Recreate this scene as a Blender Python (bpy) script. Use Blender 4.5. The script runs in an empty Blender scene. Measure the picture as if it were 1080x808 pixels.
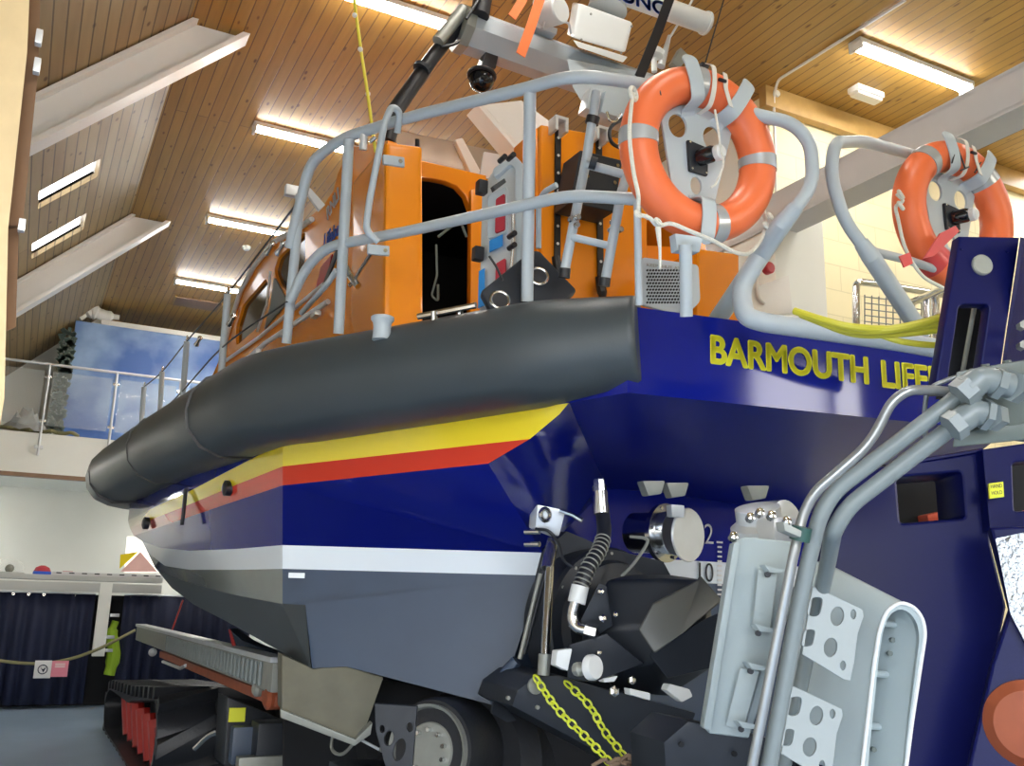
import bpy, bmesh, math, random
from mathutils import Vector, Matrix
random.seed(7)
V = Vector
C = bpy.context.scene.collection

# ------------------------------------------------------------------ camera and measuring helpers
FPX = 1000.0
roll = math.radians(1.5); pit = math.atan(235/FPX); hd = math.atan(520/math.hypot(FPX, 235))
_h = V((math.sin(hd), math.cos(hd), 0)); _r = V((math.cos(hd), -math.sin(hd), 0)); _z = V((0, 0, 1))
CF = _h*math.cos(pit)+_z*math.sin(pit); _u = -_h*math.sin(pit)+_z*math.cos(pit)
CR = _r*math.cos(roll)+_u*math.sin(roll); CU = -_r*math.sin(roll)+_u*math.cos(roll)
EYE = V((0, 0, 1.6))
def ray(x, y): return CF+CR*((x-540)/FPX)-CU*((y-404)/FPX)
def at(x, y, d): return EYE+ray(x, y)*d
def on_z(x, y, z): v = ray(x, y); return EYE+v*((z-1.6)/v.z)
def on_y(x, y, Y): v = ray(x, y); return EYE+v*(Y/v.y)
def on_x(x, y, X): v = ray(x, y); return EYE+v*(X/v.x)
def on_pl(x, y, o, n): v = ray(x, y); return EYE+v*((V(o)-EYE).dot(n)/v.dot(n))
def on_plan(x, y, fn):
    v = ray(x, y); t = 6.0/v.y
    for _ in range(60):
        yy = v.y*t; t = 0.5*t+0.5*fn(yy)/v.x
    return EYE+v*t
def lerp(pts, q):
    if q <= pts[0][0]: return pts[0][1]
    for (a, b), (c, d) in zip(pts, pts[1:]):
        if q <= c: return b+(d-b)*(q-a)/(c-a)
    return pts[-1][1]

cam = bpy.data.cameras.new('camera'); co = bpy.data.objects.new('camera', cam); C.objects.link(co)
cam.sensor_width = 36; cam.lens = 36*FPX/1080; cam.clip_start = 0.05; cam.clip_end = 200
co.matrix_world = Matrix(((CR.x, CU.x, -CF.x, EYE.x), (CR.y, CU.y, -CF.y, EYE.y), (CR.z, CU.z, -CF.z, EYE.z), (0, 0, 0, 1)))
bpy.context.scene.camera = co

# ------------------------------------------------------------------ materials
def mat(name, col, rough=.5, metal=0, noise=0, nscale=8, coat=0, bump=0, bscale=40, alpha=1, trans=0, emit=None, estr=0, spec=.5):
    m = bpy.data.materials.new(name); m.use_nodes = True; nt = m.node_tree; b = nt.nodes['Principled BSDF']
    b.inputs['Base Color'].default_value = (*col, 1); b.inputs['Roughness'].default_value = rough
    b.inputs['Metallic'].default_value = metal; b.inputs['Coat Weight'].default_value = coat; b.inputs['Coat Roughness'].default_value = .04
    b.inputs['Alpha'].default_value = alpha; b.inputs['Transmission Weight'].default_value = trans
    b.inputs['Specular IOR Level'].default_value = spec
    tc = nt.nodes.new('ShaderNodeTexCoord')
    if noise:
        n = nt.nodes.new('ShaderNodeTexNoise'); n.inputs['Scale'].default_value = nscale; n.inputs['Detail'].default_value = 5
        nt.links.new(tc.outputs['Object'], n.inputs['Vector'])
        mx = nt.nodes.new('ShaderNodeMix'); mx.data_type = 'RGBA'
        mx.inputs[6].default_value = (*[c*(1-noise) for c in col], 1); mx.inputs[7].default_value = (*[min(1, c*(1+noise)) for c in col], 1)
        nt.links.new(n.outputs['Fac'], mx.inputs[0]); nt.links.new(mx.outputs[2], b.inputs['Base Color'])
    if bump:
        n2 = nt.nodes.new('ShaderNodeTexNoise'); n2.inputs['Scale'].default_value = bscale
        nt.links.new(tc.outputs['Object'], n2.inputs['Vector'])
        bp = nt.nodes.new('ShaderNodeBump'); bp.inputs['Strength'].default_value = bump; bp.inputs['Distance'].default_value = .01
        nt.links.new(n2.outputs['Fac'], bp.inputs['Height']); nt.links.new(bp.outputs['Normal'], b.inputs['Normal'])
    if emit: b.inputs['Emission Color'].default_value = (*emit, 1); b.inputs['Emission Strength'].default_value = estr
    return m
def planks(name, c1, c2, groove, w=.11, length=2.4, rough=.34, axis='y'):
    m = bpy.data.materials.new(name); m.use_nodes = True; nt = m.node_tree; b = nt.nodes['Principled BSDF']; L = nt.links.new
    tc = nt.nodes.new('ShaderNodeTexCoord'); sp = nt.nodes.new('ShaderNodeSeparateXYZ'); L(tc.outputs['Object'], sp.inputs[0])
    cb = nt.nodes.new('ShaderNodeCombineXYZ'); L(sp.outputs['Y'], cb.inputs[0]); L(sp.outputs['X'], cb.inputs[1])
    br = nt.nodes.new('ShaderNodeTexBrick'); L(cb.outputs[0], br.inputs['Vector'])
    br.inputs['Scale'].default_value = 1; br.inputs['Brick Width'].default_value = length; br.inputs['Row Height'].default_value = w
    br.inputs['Mortar Size'].default_value = .006; br.inputs['Mortar Smooth'].default_value = .2; br.inputs['Bias'].default_value = 0
    br.inputs['Color1'].default_value = (*c1, 1); br.inputs['Color2'].default_value = (*c2, 1); br.inputs['Mortar'].default_value = (*groove, 1)
    mp = nt.nodes.new('ShaderNodeMapping'); mp.inputs['Scale'].default_value = (22, 1.6, 1); L(tc.outputs['Object'], mp.inputs[0])
    n = nt.nodes.new('ShaderNodeTexNoise'); n.inputs['Scale'].default_value = 1; n.inputs['Detail'].default_value = 6; L(mp.outputs[0], n.inputs['Vector'])
    vo = nt.nodes.new('ShaderNodeTexVoronoi'); mp2 = nt.nodes.new('ShaderNodeMapping'); mp2.inputs['Scale'].default_value = (9, 3.2, 1)
    L(tc.outputs['Object'], mp2.inputs[0]); L(mp2.outputs[0], vo.inputs['Vector']); vo.inputs['Scale'].default_value = 1
    rp = nt.nodes.new('ShaderNodeValToRGB'); rp.color_ramp.elements[0].position = .07; rp.color_ramp.elements[0].color = (.35, .25, .18, 1)
    rp.color_ramp.elements[1].position = .16; rp.color_ramp.elements[1].color = (1, 1, 1, 1); L(vo.outputs['Distance'], rp.inputs[0])
    r2 = nt.nodes.new('ShaderNodeValToRGB'); r2.color_ramp.elements[0].color = (.72, .68, .62, 1); r2.color_ramp.elements[1].color = (1.15, 1.12, 1.1, 1); L(n.outputs['Fac'], r2.inputs[0])
    m1 = nt.nodes.new('ShaderNodeMix'); m1.data_type = 'RGBA'; m1.blend_type = 'MULTIPLY'; m1.inputs[0].default_value = 1; L(br.outputs['Color'], m1.inputs[6]); L(rp.outputs[0], m1.inputs[7])
    m2 = nt.nodes.new('ShaderNodeMix'); m2.data_type = 'RGBA'; m2.blend_type = 'MULTIPLY'; m2.inputs[0].default_value = 1; L(m1.outputs[2], m2.inputs[6]); L(r2.outputs[0], m2.inputs[7])
    L(m2.outputs[2], b.inputs['Base Color']); b.inputs['Roughness'].default_value = rough; b.inputs['Coat Weight'].default_value = .12; b.inputs['Coat Roughness'].default_value = .3
    bp = nt.nodes.new('ShaderNodeBump'); bp.inputs['Strength'].default_value = .5; bp.inputs['Distance'].default_value = .004; bp.invert = True
    L(br.outputs['Fac'], bp.inputs['Height']); L(bp.outputs['Normal'], b.inputs['Normal'])
    return m
def blocks(name, col, joint):
    m = bpy.data.materials.new(name); m.use_nodes = True; nt = m.node_tree; b = nt.nodes['Principled BSDF']; L = nt.links.new
    tc = nt.nodes.new('ShaderNodeTexCoord'); sp = nt.nodes.new('ShaderNodeSeparateXYZ'); L(tc.outputs['Object'], sp.inputs[0])
    ad = nt.nodes.new('ShaderNodeMath'); L(sp.outputs['X'], ad.inputs[0]); L(sp.outputs['Y'], ad.inputs[1])
    cb = nt.nodes.new('ShaderNodeCombineXYZ'); L(ad.outputs[0], cb.inputs[0]); L(sp.outputs['Z'], cb.inputs[1])
    br = nt.nodes.new('ShaderNodeTexBrick'); L(cb.outputs[0], br.inputs['Vector']); br.inputs['Scale'].default_value = 1
    br.inputs['Brick Width'].default_value = .52; br.inputs['Row Height'].default_value = .26; br.inputs['Mortar Size'].default_value = .006
    br.inputs['Color1'].default_value = (*col, 1); br.inputs['Color2'].default_value = (*[c*.97 for c in col], 1); br.inputs['Mortar'].default_value = (*joint, 1)
    L(br.outputs['Color'], b.inputs['Base Color']); b.inputs['Roughness'].default_value = .6
    bp = nt.nodes.new('ShaderNodeBump'); bp.inputs['Strength'].default_value = .5; bp.inputs['Distance'].default_value = .006; bp.invert = True
    L(br.outputs['Fac'], bp.inputs['Height']); L(bp.outputs['Normal'], b.inputs['Normal'])
    return m
def sky_print(name):
    m = bpy.data.materials.new(name); m.use_nodes = True; nt = m.node_tree; b = nt.nodes['Principled BSDF']; L = nt.links.new
    tc = nt.nodes.new('ShaderNodeTexCoord'); n = nt.nodes.new('ShaderNodeTexNoise'); n.inputs['Scale'].default_value = .9; n.inputs['Detail'].default_value = 4
    L(tc.outputs['Object'], n.inputs['Vector']); rp = nt.nodes.new('ShaderNodeValToRGB'); e = rp.color_ramp.elements
    e[0].position = .40; e[0].color = (.045, .13, .42, 1); e[1].position = .66; e[1].color = (.34, .5, .74, 1)
    L(n.outputs['Fac'], rp.inputs[0]); L(rp.outputs[0], b.inputs['Base Color']); b.inputs['Roughness'].default_value = .5
    return m
M = dict(
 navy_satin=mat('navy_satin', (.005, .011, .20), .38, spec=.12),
 bracket=mat('bracket_grey', (.27, .31, .32), .38),
 pipesteel=mat('satin_pipe', (.30, .32, .33), .28, metal=.6),
 ceil=planks('honey_planks', (.47, .28, .062), (.40, .225, .045), (.17, .09, .025), length=6.5, rough=.5),
 slope=planks('slope_planks_shaded', (.36, .27, .13), (.30, .215, .10), (.11, .08, .04), w=.09, length=6, rough=.5),  # same boards as the flat ceiling, greyed for the weaker light here
 block=blocks('cream_blockwork', (.84, .75, .48), (.70, .62, .38)), white_wall=mat('white_wall', (.84, .85, .80), .7, noise=.04, nscale=2),
 trimwood=mat('fascia_wood', (.50, .31, .10), .4, noise=.2, nscale=9), white_paint=mat('white_paint', (.78, .76, .72), .35, noise=.03), steel_beam=mat('beam_paint', (.55, .55, .55), .45, noise=.05),
 floor=mat('floor_paint', (.27, .37, .50), .38, noise=.12, nscale=2.5), timber=mat('pale_timber', (.66, .50, .28), .45, noise=.12, nscale=14),
 timber_dark=mat('brown_timber', (.24, .14, .08), .5, noise=.15, nscale=14), lamp=mat('diffuser', (.9, .9, .9), .3, emit=(1, .97, .9), estr=70),
 lampbody=mat('lamp_body', (.8, .8, .78), .4), sky_pane=mat('lit_pane', (.8, .8, .8), .2, emit=(.95, .97, 1), estr=3.0),
 mural=sky_print('mural_print'), foliage_print=mat('foliage_print', (.10, .14, .12), .7, noise=.6, nscale=6),
 glass=mat('clear_glass', (.80, .86, .86), .08, alpha=.13), tint=mat('smoked_panel', (.42, .34, .27), .12, alpha=.6),
 curtain=mat('navy_curtain', (.007, .012, .042), .75, noise=.2, nscale=5), counter=mat('counter_paint', (.50, .51, .49), .5),
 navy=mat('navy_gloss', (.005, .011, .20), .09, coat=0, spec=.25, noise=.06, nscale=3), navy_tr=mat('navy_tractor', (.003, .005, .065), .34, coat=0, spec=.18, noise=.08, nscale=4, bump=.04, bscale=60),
 yellow=mat('stripe_yellow', (.92, .72, .03), .14, coat=.6), red=mat('stripe_red', (.72, .055, .03), .14, coat=.6), white=mat('band_white', (.78, .84, .90), .16, coat=.5),
 antifoul=mat('slate_antifoul', (.042, .066, .112), .42, noise=.12, nscale=5), bilge=mat('dark_bilge', (.045, .055, .062), .5, noise=.06), boot=mat('boot_top', (.20, .22, .20), .15, coat=.5, noise=.08),
 rubber=mat('fender_rubber', (.05, .062, .07), .42, noise=.06, bump=.05, bscale=90), orange=mat('wheelhouse_orange', (.90, .29, .012), .22, coat=.5, noise=.03),
 rail=mat('rail_grey', (.44, .50, .55), .32, noise=.05, nscale=10, bump=.02, bscale=120), alu=mat('aluminium', (.68, .71, .74), .32, metal=.4, noise=.08, nscale=9),
 steel=mat('bright_steel', (.62, .63, .64), .2, metal=1, noise=.1, nscale=20), black=mat('black_plastic', (.012, .014, .02), .4, noise=.2), blackgloss=mat('black_gloss', (.006, .008, .012), .08),
 buoy=mat('buoy_orange', (.90, .19, .065), .38, noise=.04, nscale=6), tape=mat('reflective_tape', (.50, .53, .56), .25, metal=.3), rope=mat('white_rope', (.74, .73, .66), .8, noise=.15, nscale=80, bump=.5, bscale=150),
 strapgrey=mat('grey_arm', (.48, .55, .60), .38), webbing=mat('cream_webbing', (.72, .70, .64), .7), redtape=mat('red_tape', (.66, .07, .07), .35),
 yellowhose=mat('yellow_hose', (.62, .58, .05), .4, noise=.08), chain=mat('yellow_chain', (.66, .72, .04), .35), lemon=mat('lemon_letter', (.97, .93, .03), .6),
 greypipe=mat('pipe_grey', (.17, .20, .205), .35, noise=.07, nscale=12, bump=.02), greyblock=mat('manifold_grey', (.11, .135, .125), .38, noise=.08), fairing=mat('fairing_grey', (.37, .43, .44), .36, noise=.05),
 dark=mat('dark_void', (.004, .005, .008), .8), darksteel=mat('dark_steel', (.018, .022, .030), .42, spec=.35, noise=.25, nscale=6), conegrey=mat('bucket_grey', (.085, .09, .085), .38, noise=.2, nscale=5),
 galv=mat('galvanised', (.30, .31, .28), .45, metal=.3, noise=.2, nscale=12), pad=mat('worn_pad', (.13, .125, .09), .7, noise=.4, nscale=5), rust=mat('rust_orange', (.30, .07, .025), .6, noise=.3),
 redpaint=mat('red_paint', (.42, .018, .015), .35, coat=.3), tyre=mat('tyre', (.016, .018, .023), .45, noise=.2, bump=.2), signpink=mat('sign_pink', (.75, .22, .30), .5), signwhite=mat('sign_white', (.7, .7, .7), .5),
 hiviz=mat('hi_vis', (.30, .48, .02), .6), rope2=mat('barrier_rope', (.22, .21, .10), .8), offwhite=mat('radar_white', (.72, .74, .74), .3, noise=.03), blueink=mat('blue_ink', (.03, .11, .62), .4),
 ribbon=mat('orange_ribbon', (.92, .22, .06), .5), yellowstring=mat('yellow_string', (.80, .68, .05), .5), label=mat('yellow_label', (.80, .82, .04), .5), stickblue=mat('sticker_blue', (.03, .25, .65), .4),
 warmglow=mat('orange_lens', (.75, .12, .06), .3), cloth=mat('grey_cloth', (.35, .36, .36), .8, noise=.2), brownmat=mat('beige_rope', (.22, .15, .10), .9, noise=.4), redbtn=mat('red_button', (.5, .02, .03), .3),
 silver=mat('silver_sheet', (.36, .38, .40), .3, metal=.8, bump=.6, bscale=60), picture=mat('tent_print', (.95, .50, .45), .5, noise=.3, nscale=3), helm=mat('fabric_red', (.45, .03, .05), .7),
)

# ------------------------------------------------------------------ mesh building
def tag(o, label=None, cat=None, group=None, kind=None):
    if label: o['label'] = label
    if cat: o['category'] = cat
    if group: o['group'] = group
    if kind: o['kind'] = kind
    return o
def thing(name, label, cat, loc, group=None):
    o = bpy.data.objects.new(name, None); C.objects.link(o); o.location = loc; o.empty_display_size = .1
    return tag(o, label, cat, group)
def wloc(o):
    p = V((0, 0, 0))
    while o: p += o.location; o = o.parent
    return p
def finish(name, me, mats, parent, smooth=30):
    for m in (mats if isinstance(mats, (list, tuple)) else [mats]): me.materials.append(m)
    if smooth:
        for p in me.polygons: p.use_smooth = True
        me.set_sharp_from_angle(angle=math.radians(smooth))
    o = bpy.data.objects.new(name, me); C.objects.link(o)
    if parent:
        off = wloc(parent); me.transform(Matrix.Translation(-off)); o.parent = parent
    return o
class MB:
    def __init__(s): s.v = []; s.f = []; s.m = []
    def add(s, vs, fs, mi=0):
        n = len(s.v); s.v += [tuple(p) for p in vs]; s.f += [tuple(n+i for i in f) for f in fs]
        s.m += [mi]*len(fs); return s
    def box(s, c, size, R=None, mi=0):
        c = V(c); hx, hy, hz = [q/2 for q in size]; R = R or Matrix.Identity(3)
        return s.hexa([c+R@V((x*hx, y*hy, z*hz)) for z in (-1, 1) for (x, y) in ((-1, -1), (1, -1), (1, 1), (-1, 1))], mi)
    def hexa(s, p, mi=0):
        return s.add(p, [(3, 2, 1, 0), (4, 5, 6, 7), (0, 1, 5, 4), (1, 2, 6, 5), (2, 3, 7, 6), (3, 0, 4, 7)], mi)
    def prism(s, poly, vec, mi=0):
        n = len(poly); vec = V(vec)
        return s.add([V(p) for p in poly]+[V(p)+vec for p in poly], [tuple(range(n))[::-1], tuple(range(n, 2*n))]+[(i, (i+1) % n, n+(i+1) % n, n+i) for i in range(n)], mi)
    def sweep(s, pts, r, seg=12, closed=False, fillet=0, mi=0, prof=None, caps=True, up=None):
        pts = [V(p) for p in pts]
        if fillet: pts = round_path(pts, fillet, closed)
        n = len(pts)
        rs = r if isinstance(r, (list, tuple)) else [r]*n
        if len(rs) != n: rs = [rs[min(len(rs)-1, int(i*len(rs)/n))] for i in range(n)]
        T = []
        for i in range(n):
            a = pts[(i-1) % n] if (closed or i) else pts[0]; b = pts[(i+1) % n] if (closed or i < n-1) else pts[-1]
            t = b-a; T.append(t.normalized() if t.length > 1e-9 else V((0, 0, 1)))
        u = V(up) if up else (V((0, 0, 1)) if abs(T[0].z) < .9 else V((1, 0, 0)))
        u = (u-T[0]*u.dot(T[0])).normalized(); vs = []
        for i in range(n):
            if up: u = V(up)
            u = (u-T[i]*u.dot(T[i])).normalized(); w = T[i].cross(u)
            if prof: vs += [pts[i]+u*(q[1]*rs[i])+w*(q[0]*rs[i]) for q in prof]
            else: vs += [pts[i]+(u*math.cos(2*math.pi*k/seg)+w*math.sin(2*math.pi*k/seg))*rs[i] for k in range(seg)]
        k = len(prof) if prof else seg; fs = []
        for i in range(n if closed else n-1):
            j = (i+1) % n
            for q in range(k): fs.append((i*k+q, i*k+(q+1) % k, j*k+(q+1) % k, j*k+q))
        if not closed and caps: fs += [tuple(range(k))[::-1], tuple(range((n-1)*k, n*k))]
        return s.add(vs, fs, mi)
    def cyl(s, a, b, r, seg=20, mi=0): return s.sweep([a, b], r, seg=seg, mi=mi)
    def lathe(s, base, axis, prof, seg=28, mi=0, cap=True):
        ax = V(axis).normalized(); base = V(base); u = V((0, 0, 1)) if abs(ax.z) < .9 else V((1, 0, 0)); u = (u-ax*u.dot(ax)).normalized(); w = ax.cross(u)
        vs = [base+ax*h+(u*math.cos(2*math.pi*k/seg)+w*math.sin(2*math.pi*k/seg))*r for r, h in prof for k in range(seg)]
        fs = [(i*seg+q, i*seg+(q+1) % seg, (i+1)*seg+(q+1) % seg, (i+1)*seg+q) for i in range(len(prof)-1) for q in range(seg)]
        if cap: fs += [tuple(range(seg))[::-1], tuple(range((len(prof)-1)*seg, len(prof)*seg))]
        return s.add(vs, fs, mi)
    def ball(s, c, r, mi=0, seg=16):
        return s.lathe(V(c), (0, 0, 1), [(max(1e-4, r*math.sin(math.pi*i/seg)), -r*math.cos(math.pi*i/seg)) for i in range(seg+1)], seg=seg+4, mi=mi)
    def torus(s, c, n, R, r, a0=0, a1=2*math.pi, seg=64, ps=16, ref=None, mi=0):
        n = V(n).normalized(); u = V(ref) if ref else V((0, 0, 1)); u = (u-n*u.dot(n)).normalized(); w = u.cross(n)
        full = abs(a1-a0-2*math.pi) < 1e-6; k = seg if full else seg+1
        pts = [V(c)+(u*math.cos(a0+(a1-a0)*i/seg)+w*math.sin(a0+(a1-a0)*i/seg))*R for i in range(k)]
        # fixed frame sweep
        vs = []
        for p in pts:
            e = (p-V(c)).normalized()
            vs += [p+(e*math.cos(2*math.pi*q/ps)+n*math.sin(2*math.pi*q/ps))*r for q in range(ps)]
        fs = [(i*ps+q, i*ps+(q+1) % ps, ((i+1) % k)*ps+(q+1) % ps, ((i+1) % k)*ps+q) for i in range(k if full else k-1) for q in range(ps)]
        if not full: fs += [tuple(range(ps))[::-1], tuple(range((k-1)*ps, k*ps))]
        return s.add(vs, fs, mi)
    def build(s, name, mats, parent=None, bev=0, bseg=2, smooth=30, fix=True):
        me = bpy.data.meshes.new(name); me.from_pydata(s.v, [], s.f)
        for p, mi in zip(me.polygons, s.m): p.material_index = mi
        bm = bmesh.new(); bm.from_mesh(me)
        if fix: bmesh.ops.recalc_face_normals(bm, faces=bm.faces)
        if bev:
            ed = [e for e in bm.edges if len(e.link_faces) == 2 and e.calc_face_angle(0) > .5]
            bmesh.ops.bevel(bm, geom=ed, offset=bev, segments=bseg if bev < .04 else 5, profile=.7, affect='EDGES', clamp_overlap=True)
        bm.to_mesh(me); bm.free()
        return finish(name, me, mats, parent, smooth)
def round_path(pts, rad, closed=False, n=6):
    out = []; k = len(pts)
    for i in range(k):
        if not closed and i in (0, k-1): out.append(pts[i]); continue
        p, a, b = pts[i], pts[(i-1) % k], pts[(i+1) % k]
        da, db = (a-p), (b-p); la, lb = da.length, db.length
        if la < 1e-6 or lb < 1e-6: continue
        r = min(rad, la*.48, lb*.48); s, e = p+da/la*r, p+db/lb*r
        for j in range(n+1):
            t = j/n; out.append(s*(1-t)**2+p*2*t*(1-t)+e*t*t)
    return out
def catmull(pts, n=8):
    pts = [V(p) for p in pts]; q = [pts[0]*2-pts[1]]+pts+[pts[-1]*2-pts[-2]]; out = []
    for i in range(1, len(q)-2):
        a, b, c, d = q[i-1:i+3]
        for j in range(n):
            t = j/n; out.append(.5*((2*b)+(c-a)*t+(2*a-5*b+4*c-d)*t*t+(3*b-a-3*c+d)*t**3))
    out.append(pts[-1]); return out
def curve_mesh(cu):
    o = bpy.data.objects.new('tmp', cu); C.objects.link(o); dg = bpy.context.evaluated_depsgraph_get()
    me = bpy.data.meshes.new_from_object(o.evaluated_get(dg)); bpy.data.objects.remove(o); return me
def plate(name, mats, parent, loops, origin, normal, thick, bev=0, px=True, smooth=30, ydir=None):
    """flat plate with holes; loops are outlines measured on the plane (origin, normal); the normal points at the viewer, thickness goes behind"""
    n = V(normal).normalized(); y = V(ydir) if ydir else V((0, 0, 1)); y = (y-n*y.dot(n)).normalized(); x = y.cross(n)
    o = V(origin); cu = bpy.data.curves.new(name, 'CURVE'); cu.dimensions = '2D'; cu.fill_mode = 'BOTH'; cu.extrude = max(1e-4, thick/2-bev); cu.bevel_depth = bev; cu.bevel_resolution = 1; cu.offset = -bev
    for lp in loops:
        q = [(on_pl(a, b, o, n)-o) if px else None for a, b in lp]
        pp = [(v.dot(x), v.dot(y)) for v in q] if px else lp
        s = cu.splines.new('POLY'); s.points.add(len(pp)-1); s.use_cyclic_u = True
        for i, (a, b) in enumerate(pp): s.points[i].co = (a, b, 0, 1)
    me = curve_mesh(cu)
    me.materials.clear()
    me.transform(Matrix(((x.x, y.x, n.x, o.x), (x.y, y.y, n.y, o.y), (x.z, y.z, n.z, o.z), (0, 0, 0, 1))) @ Matrix.Translation((0, 0, -thick/2)))
    return finish(name, me, mats, parent, smooth)
def ell(cx, cy, rx, ry, n=28, rot=0):
    c, s = math.cos(rot), math.sin(rot)
    return [(cx+rx*math.cos(2*math.pi*i/n)*c-ry*math.sin(2*math.pi*i/n)*s, cy+rx*math.cos(2*math.pi*i/n)*s+ry*math.sin(2*math.pi*i/n)*c) for i in range(n)]
def rnd(poly, r, n=5):
    return [(p.x, p.y) for p in round_path([V((a, b, 0)) for a, b in poly], r, True, n)]
def slot(cx, cy, rx, ry, lean=0):   # a stadium-shaped hole
    return [(a+lean*(cy-b), b) for a, b in rnd([(cx-rx, cy-ry), (cx+rx, cy-ry), (cx+rx, cy+ry), (cx-rx, cy+ry)], min(rx, ry)*.98)]
def lettering(name, txt, m, parent, p0, p1, height, normal, bold=0.0, depth=.004, xs=None):
    """flat letters standing on the line p0-p1"""
    cu = bpy.data.curves.new(name, 'FONT'); cu.body = txt; cu.size = 1; cu.extrude = 0; cu.offset = min(bold, 0)
    me = curve_mesh(cu); me.materials.clear()
    xsv = [v.co.x for v in me.vertices]; ys = [v.co.y for v in me.vertices]; x0, x1, y0, y1 = min(xsv), max(xsv), min(ys), max(ys)
    p0, p1 = V(p0), V(p1); n = V(normal).normalized(); X = (p1-p0); w = X.length; X.normalize(); Y = n.cross(X); sx = w/(x1-x0); sy = height/(y1-y0)
    for v in me.vertices: v.co = p0+X*((v.co.x-x0)*sx)+Y*((v.co.y-y0)*sy)+n*.002
    bm = bmesh.new(); bm.from_mesh(me)
    if bold > 0:
        g0 = bm.verts[:]+bm.edges[:]+bm.faces[:]; b_ = bold*height*1.4
        for dx_, dy_ in ((1, 0), (-1, 0), (0, 1), (0, -1), (.7, .7), (-.7, .7), (.7, -.7), (-.7, -.7)):
            dd_ = bmesh.ops.duplicate(bm, geom=g0)['geom']; bmesh.ops.translate(bm, vec=X*dx_*b_+Y*dy_*b_, verts=[g for g in dd_ if isinstance(g, bmesh.types.BMVert)])
    r = bmesh.ops.extrude_face_region(bm, geom=bm.faces[:])
    bmesh.ops.translate(bm, vec=n*depth, verts=[g for g in r['geom'] if isinstance(g, bmesh.types.BMVert)]); bm.to_mesh(me); bm.free()
    return finish(name, me, m, parent, 0)
def struct(mb, name, m, **k): return tag(mb.build(name, m, **k), kind='structure')

exec_parts = []
# ================================================================== THE HALL
ZC = 6.6; XB = .75
struct(MB().box((3.5, 8.5, -.1), (14, 23, .2)), 'floor', M['floor'], smooth=0)
struct(MB().box(((XB+5.9)/2+2, 8.2, ZC+.06), (5.15+4, 21, .12)), 'ceiling', M['ceil'], smooth=0)
def slope_z(x): return ZC+(x-XB)*.95
sx0 = -2.7
# sloping ceiling with two skylight openings, on the plane z = slope_z(x)
sn = V((.95, 0, -1)).normalized(); so = V((XB, 12, ZC))
sky1 = [(41, 204), (101, 170), (103, 184), (43, 219)]; sky2 = [(34, 257), (88, 231), (88, 242), (34, 270)]
def q_on(p): return [on_pl(a, b, so, sn) for a, b in p]
ydir = V((0, 1, 0)); xdir = ydir.cross(sn)
def loc2(v): d = v-so; return (d.dot(xdir), d.dot(ydir))
def rect_hole(pix):
    P = q_on(pix); ys = [p.y for p in P]; xs = [p.x for p in P]; y0, y1, x0, x1 = min(ys), max(ys), min(xs), max(xs)
    return [loc2(V((x, y, slope_z(x)))) for x, y in ((x0, y0), (x1, y0), (x1, y1), (x0, y1))], (x0, x1, y0, y1)
h1, b1 = rect_hole(sky1); h2, b2 = rect_hole(sky2)
outer = [loc2(V((x, y, slope_z(x)))) for x, y in ((sx0, -2.2), (XB+.02, -2.2), (XB+.02, 18.6), (sx0, 18.6))]
tag(plate('ceiling', M['slope'], None, [outer, h1, h2], so, sn, .1, px=False, ydir=ydir, smooth=0), kind='structure')
for i, (x0, x1, y0, y1) in enumerate((b1, b2)):
    nz = V((-.95, 0, 1)).normalized(); mb = MB()
    c = [V((x, y, slope_z(x)))+nz*.05 for x, y in ((x0, y0), (x1, y0), (x1, y1), (x0, y1))]
    for a, b in ((0, 1), (1, 2), (2, 3), (3, 0)):
        p, q = c[a], c[b]; o = ((c[0]+c[1]+c[2]+c[3])/4); e1 = (p-o).normalized()*.03; e2 = (q-o).normalized()*.03
        mb.hexa([p, q, q+e2, p+e1, p+nz*.10, q+nz*.10, q+e2+nz*.10, p+e1+nz*.10])
    w = struct(mb, 'window_%d' % (i+1), M['white_paint'], smooth=0)
    g = MB().hexa([p+nz*.03 for p in c]+[p+nz*.05 for p in c]).build('pane', M['sky_pane'], w, smooth=0)
zl = slope_z(sx0)
struct(MB().box((sx0-.1, 8.2, zl/2), (.2, 21, zl)), 'wall_left', M['white_wall'], smooth=0)
struct(MB().box((1.7, 18.7, 3.4), (9, .2, 6.8)), 'wall_back', M['white_wall'], smooth=0)
for i_, (y_0, y_1, m_) in enumerate(((2.2, 3.3, 'timber'), (5.0, 6.1, 'timber_dark'), (8.2, 9.4, 'timber'))):  # unseen doors, added to give the glossy hull side something to reflect
    d_0 = struct(MB().box((sx0+.03, (y_0+y_1)/2, 1.1), (.06, y_1-y_0, 2.2)), 'door_%d' % (i_+1), M[m_], bev=.01)
    MB().sweep([(sx0+.07, y_0+.1, 1.0), (sx0+.12, y_0+.1, 1.0), (sx0+.12, y_0+.1, 1.2), (sx0+.07, y_0+.1, 1.2)], .012, fillet=.02).build('door_handle', M['steel'], d_0)
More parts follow.
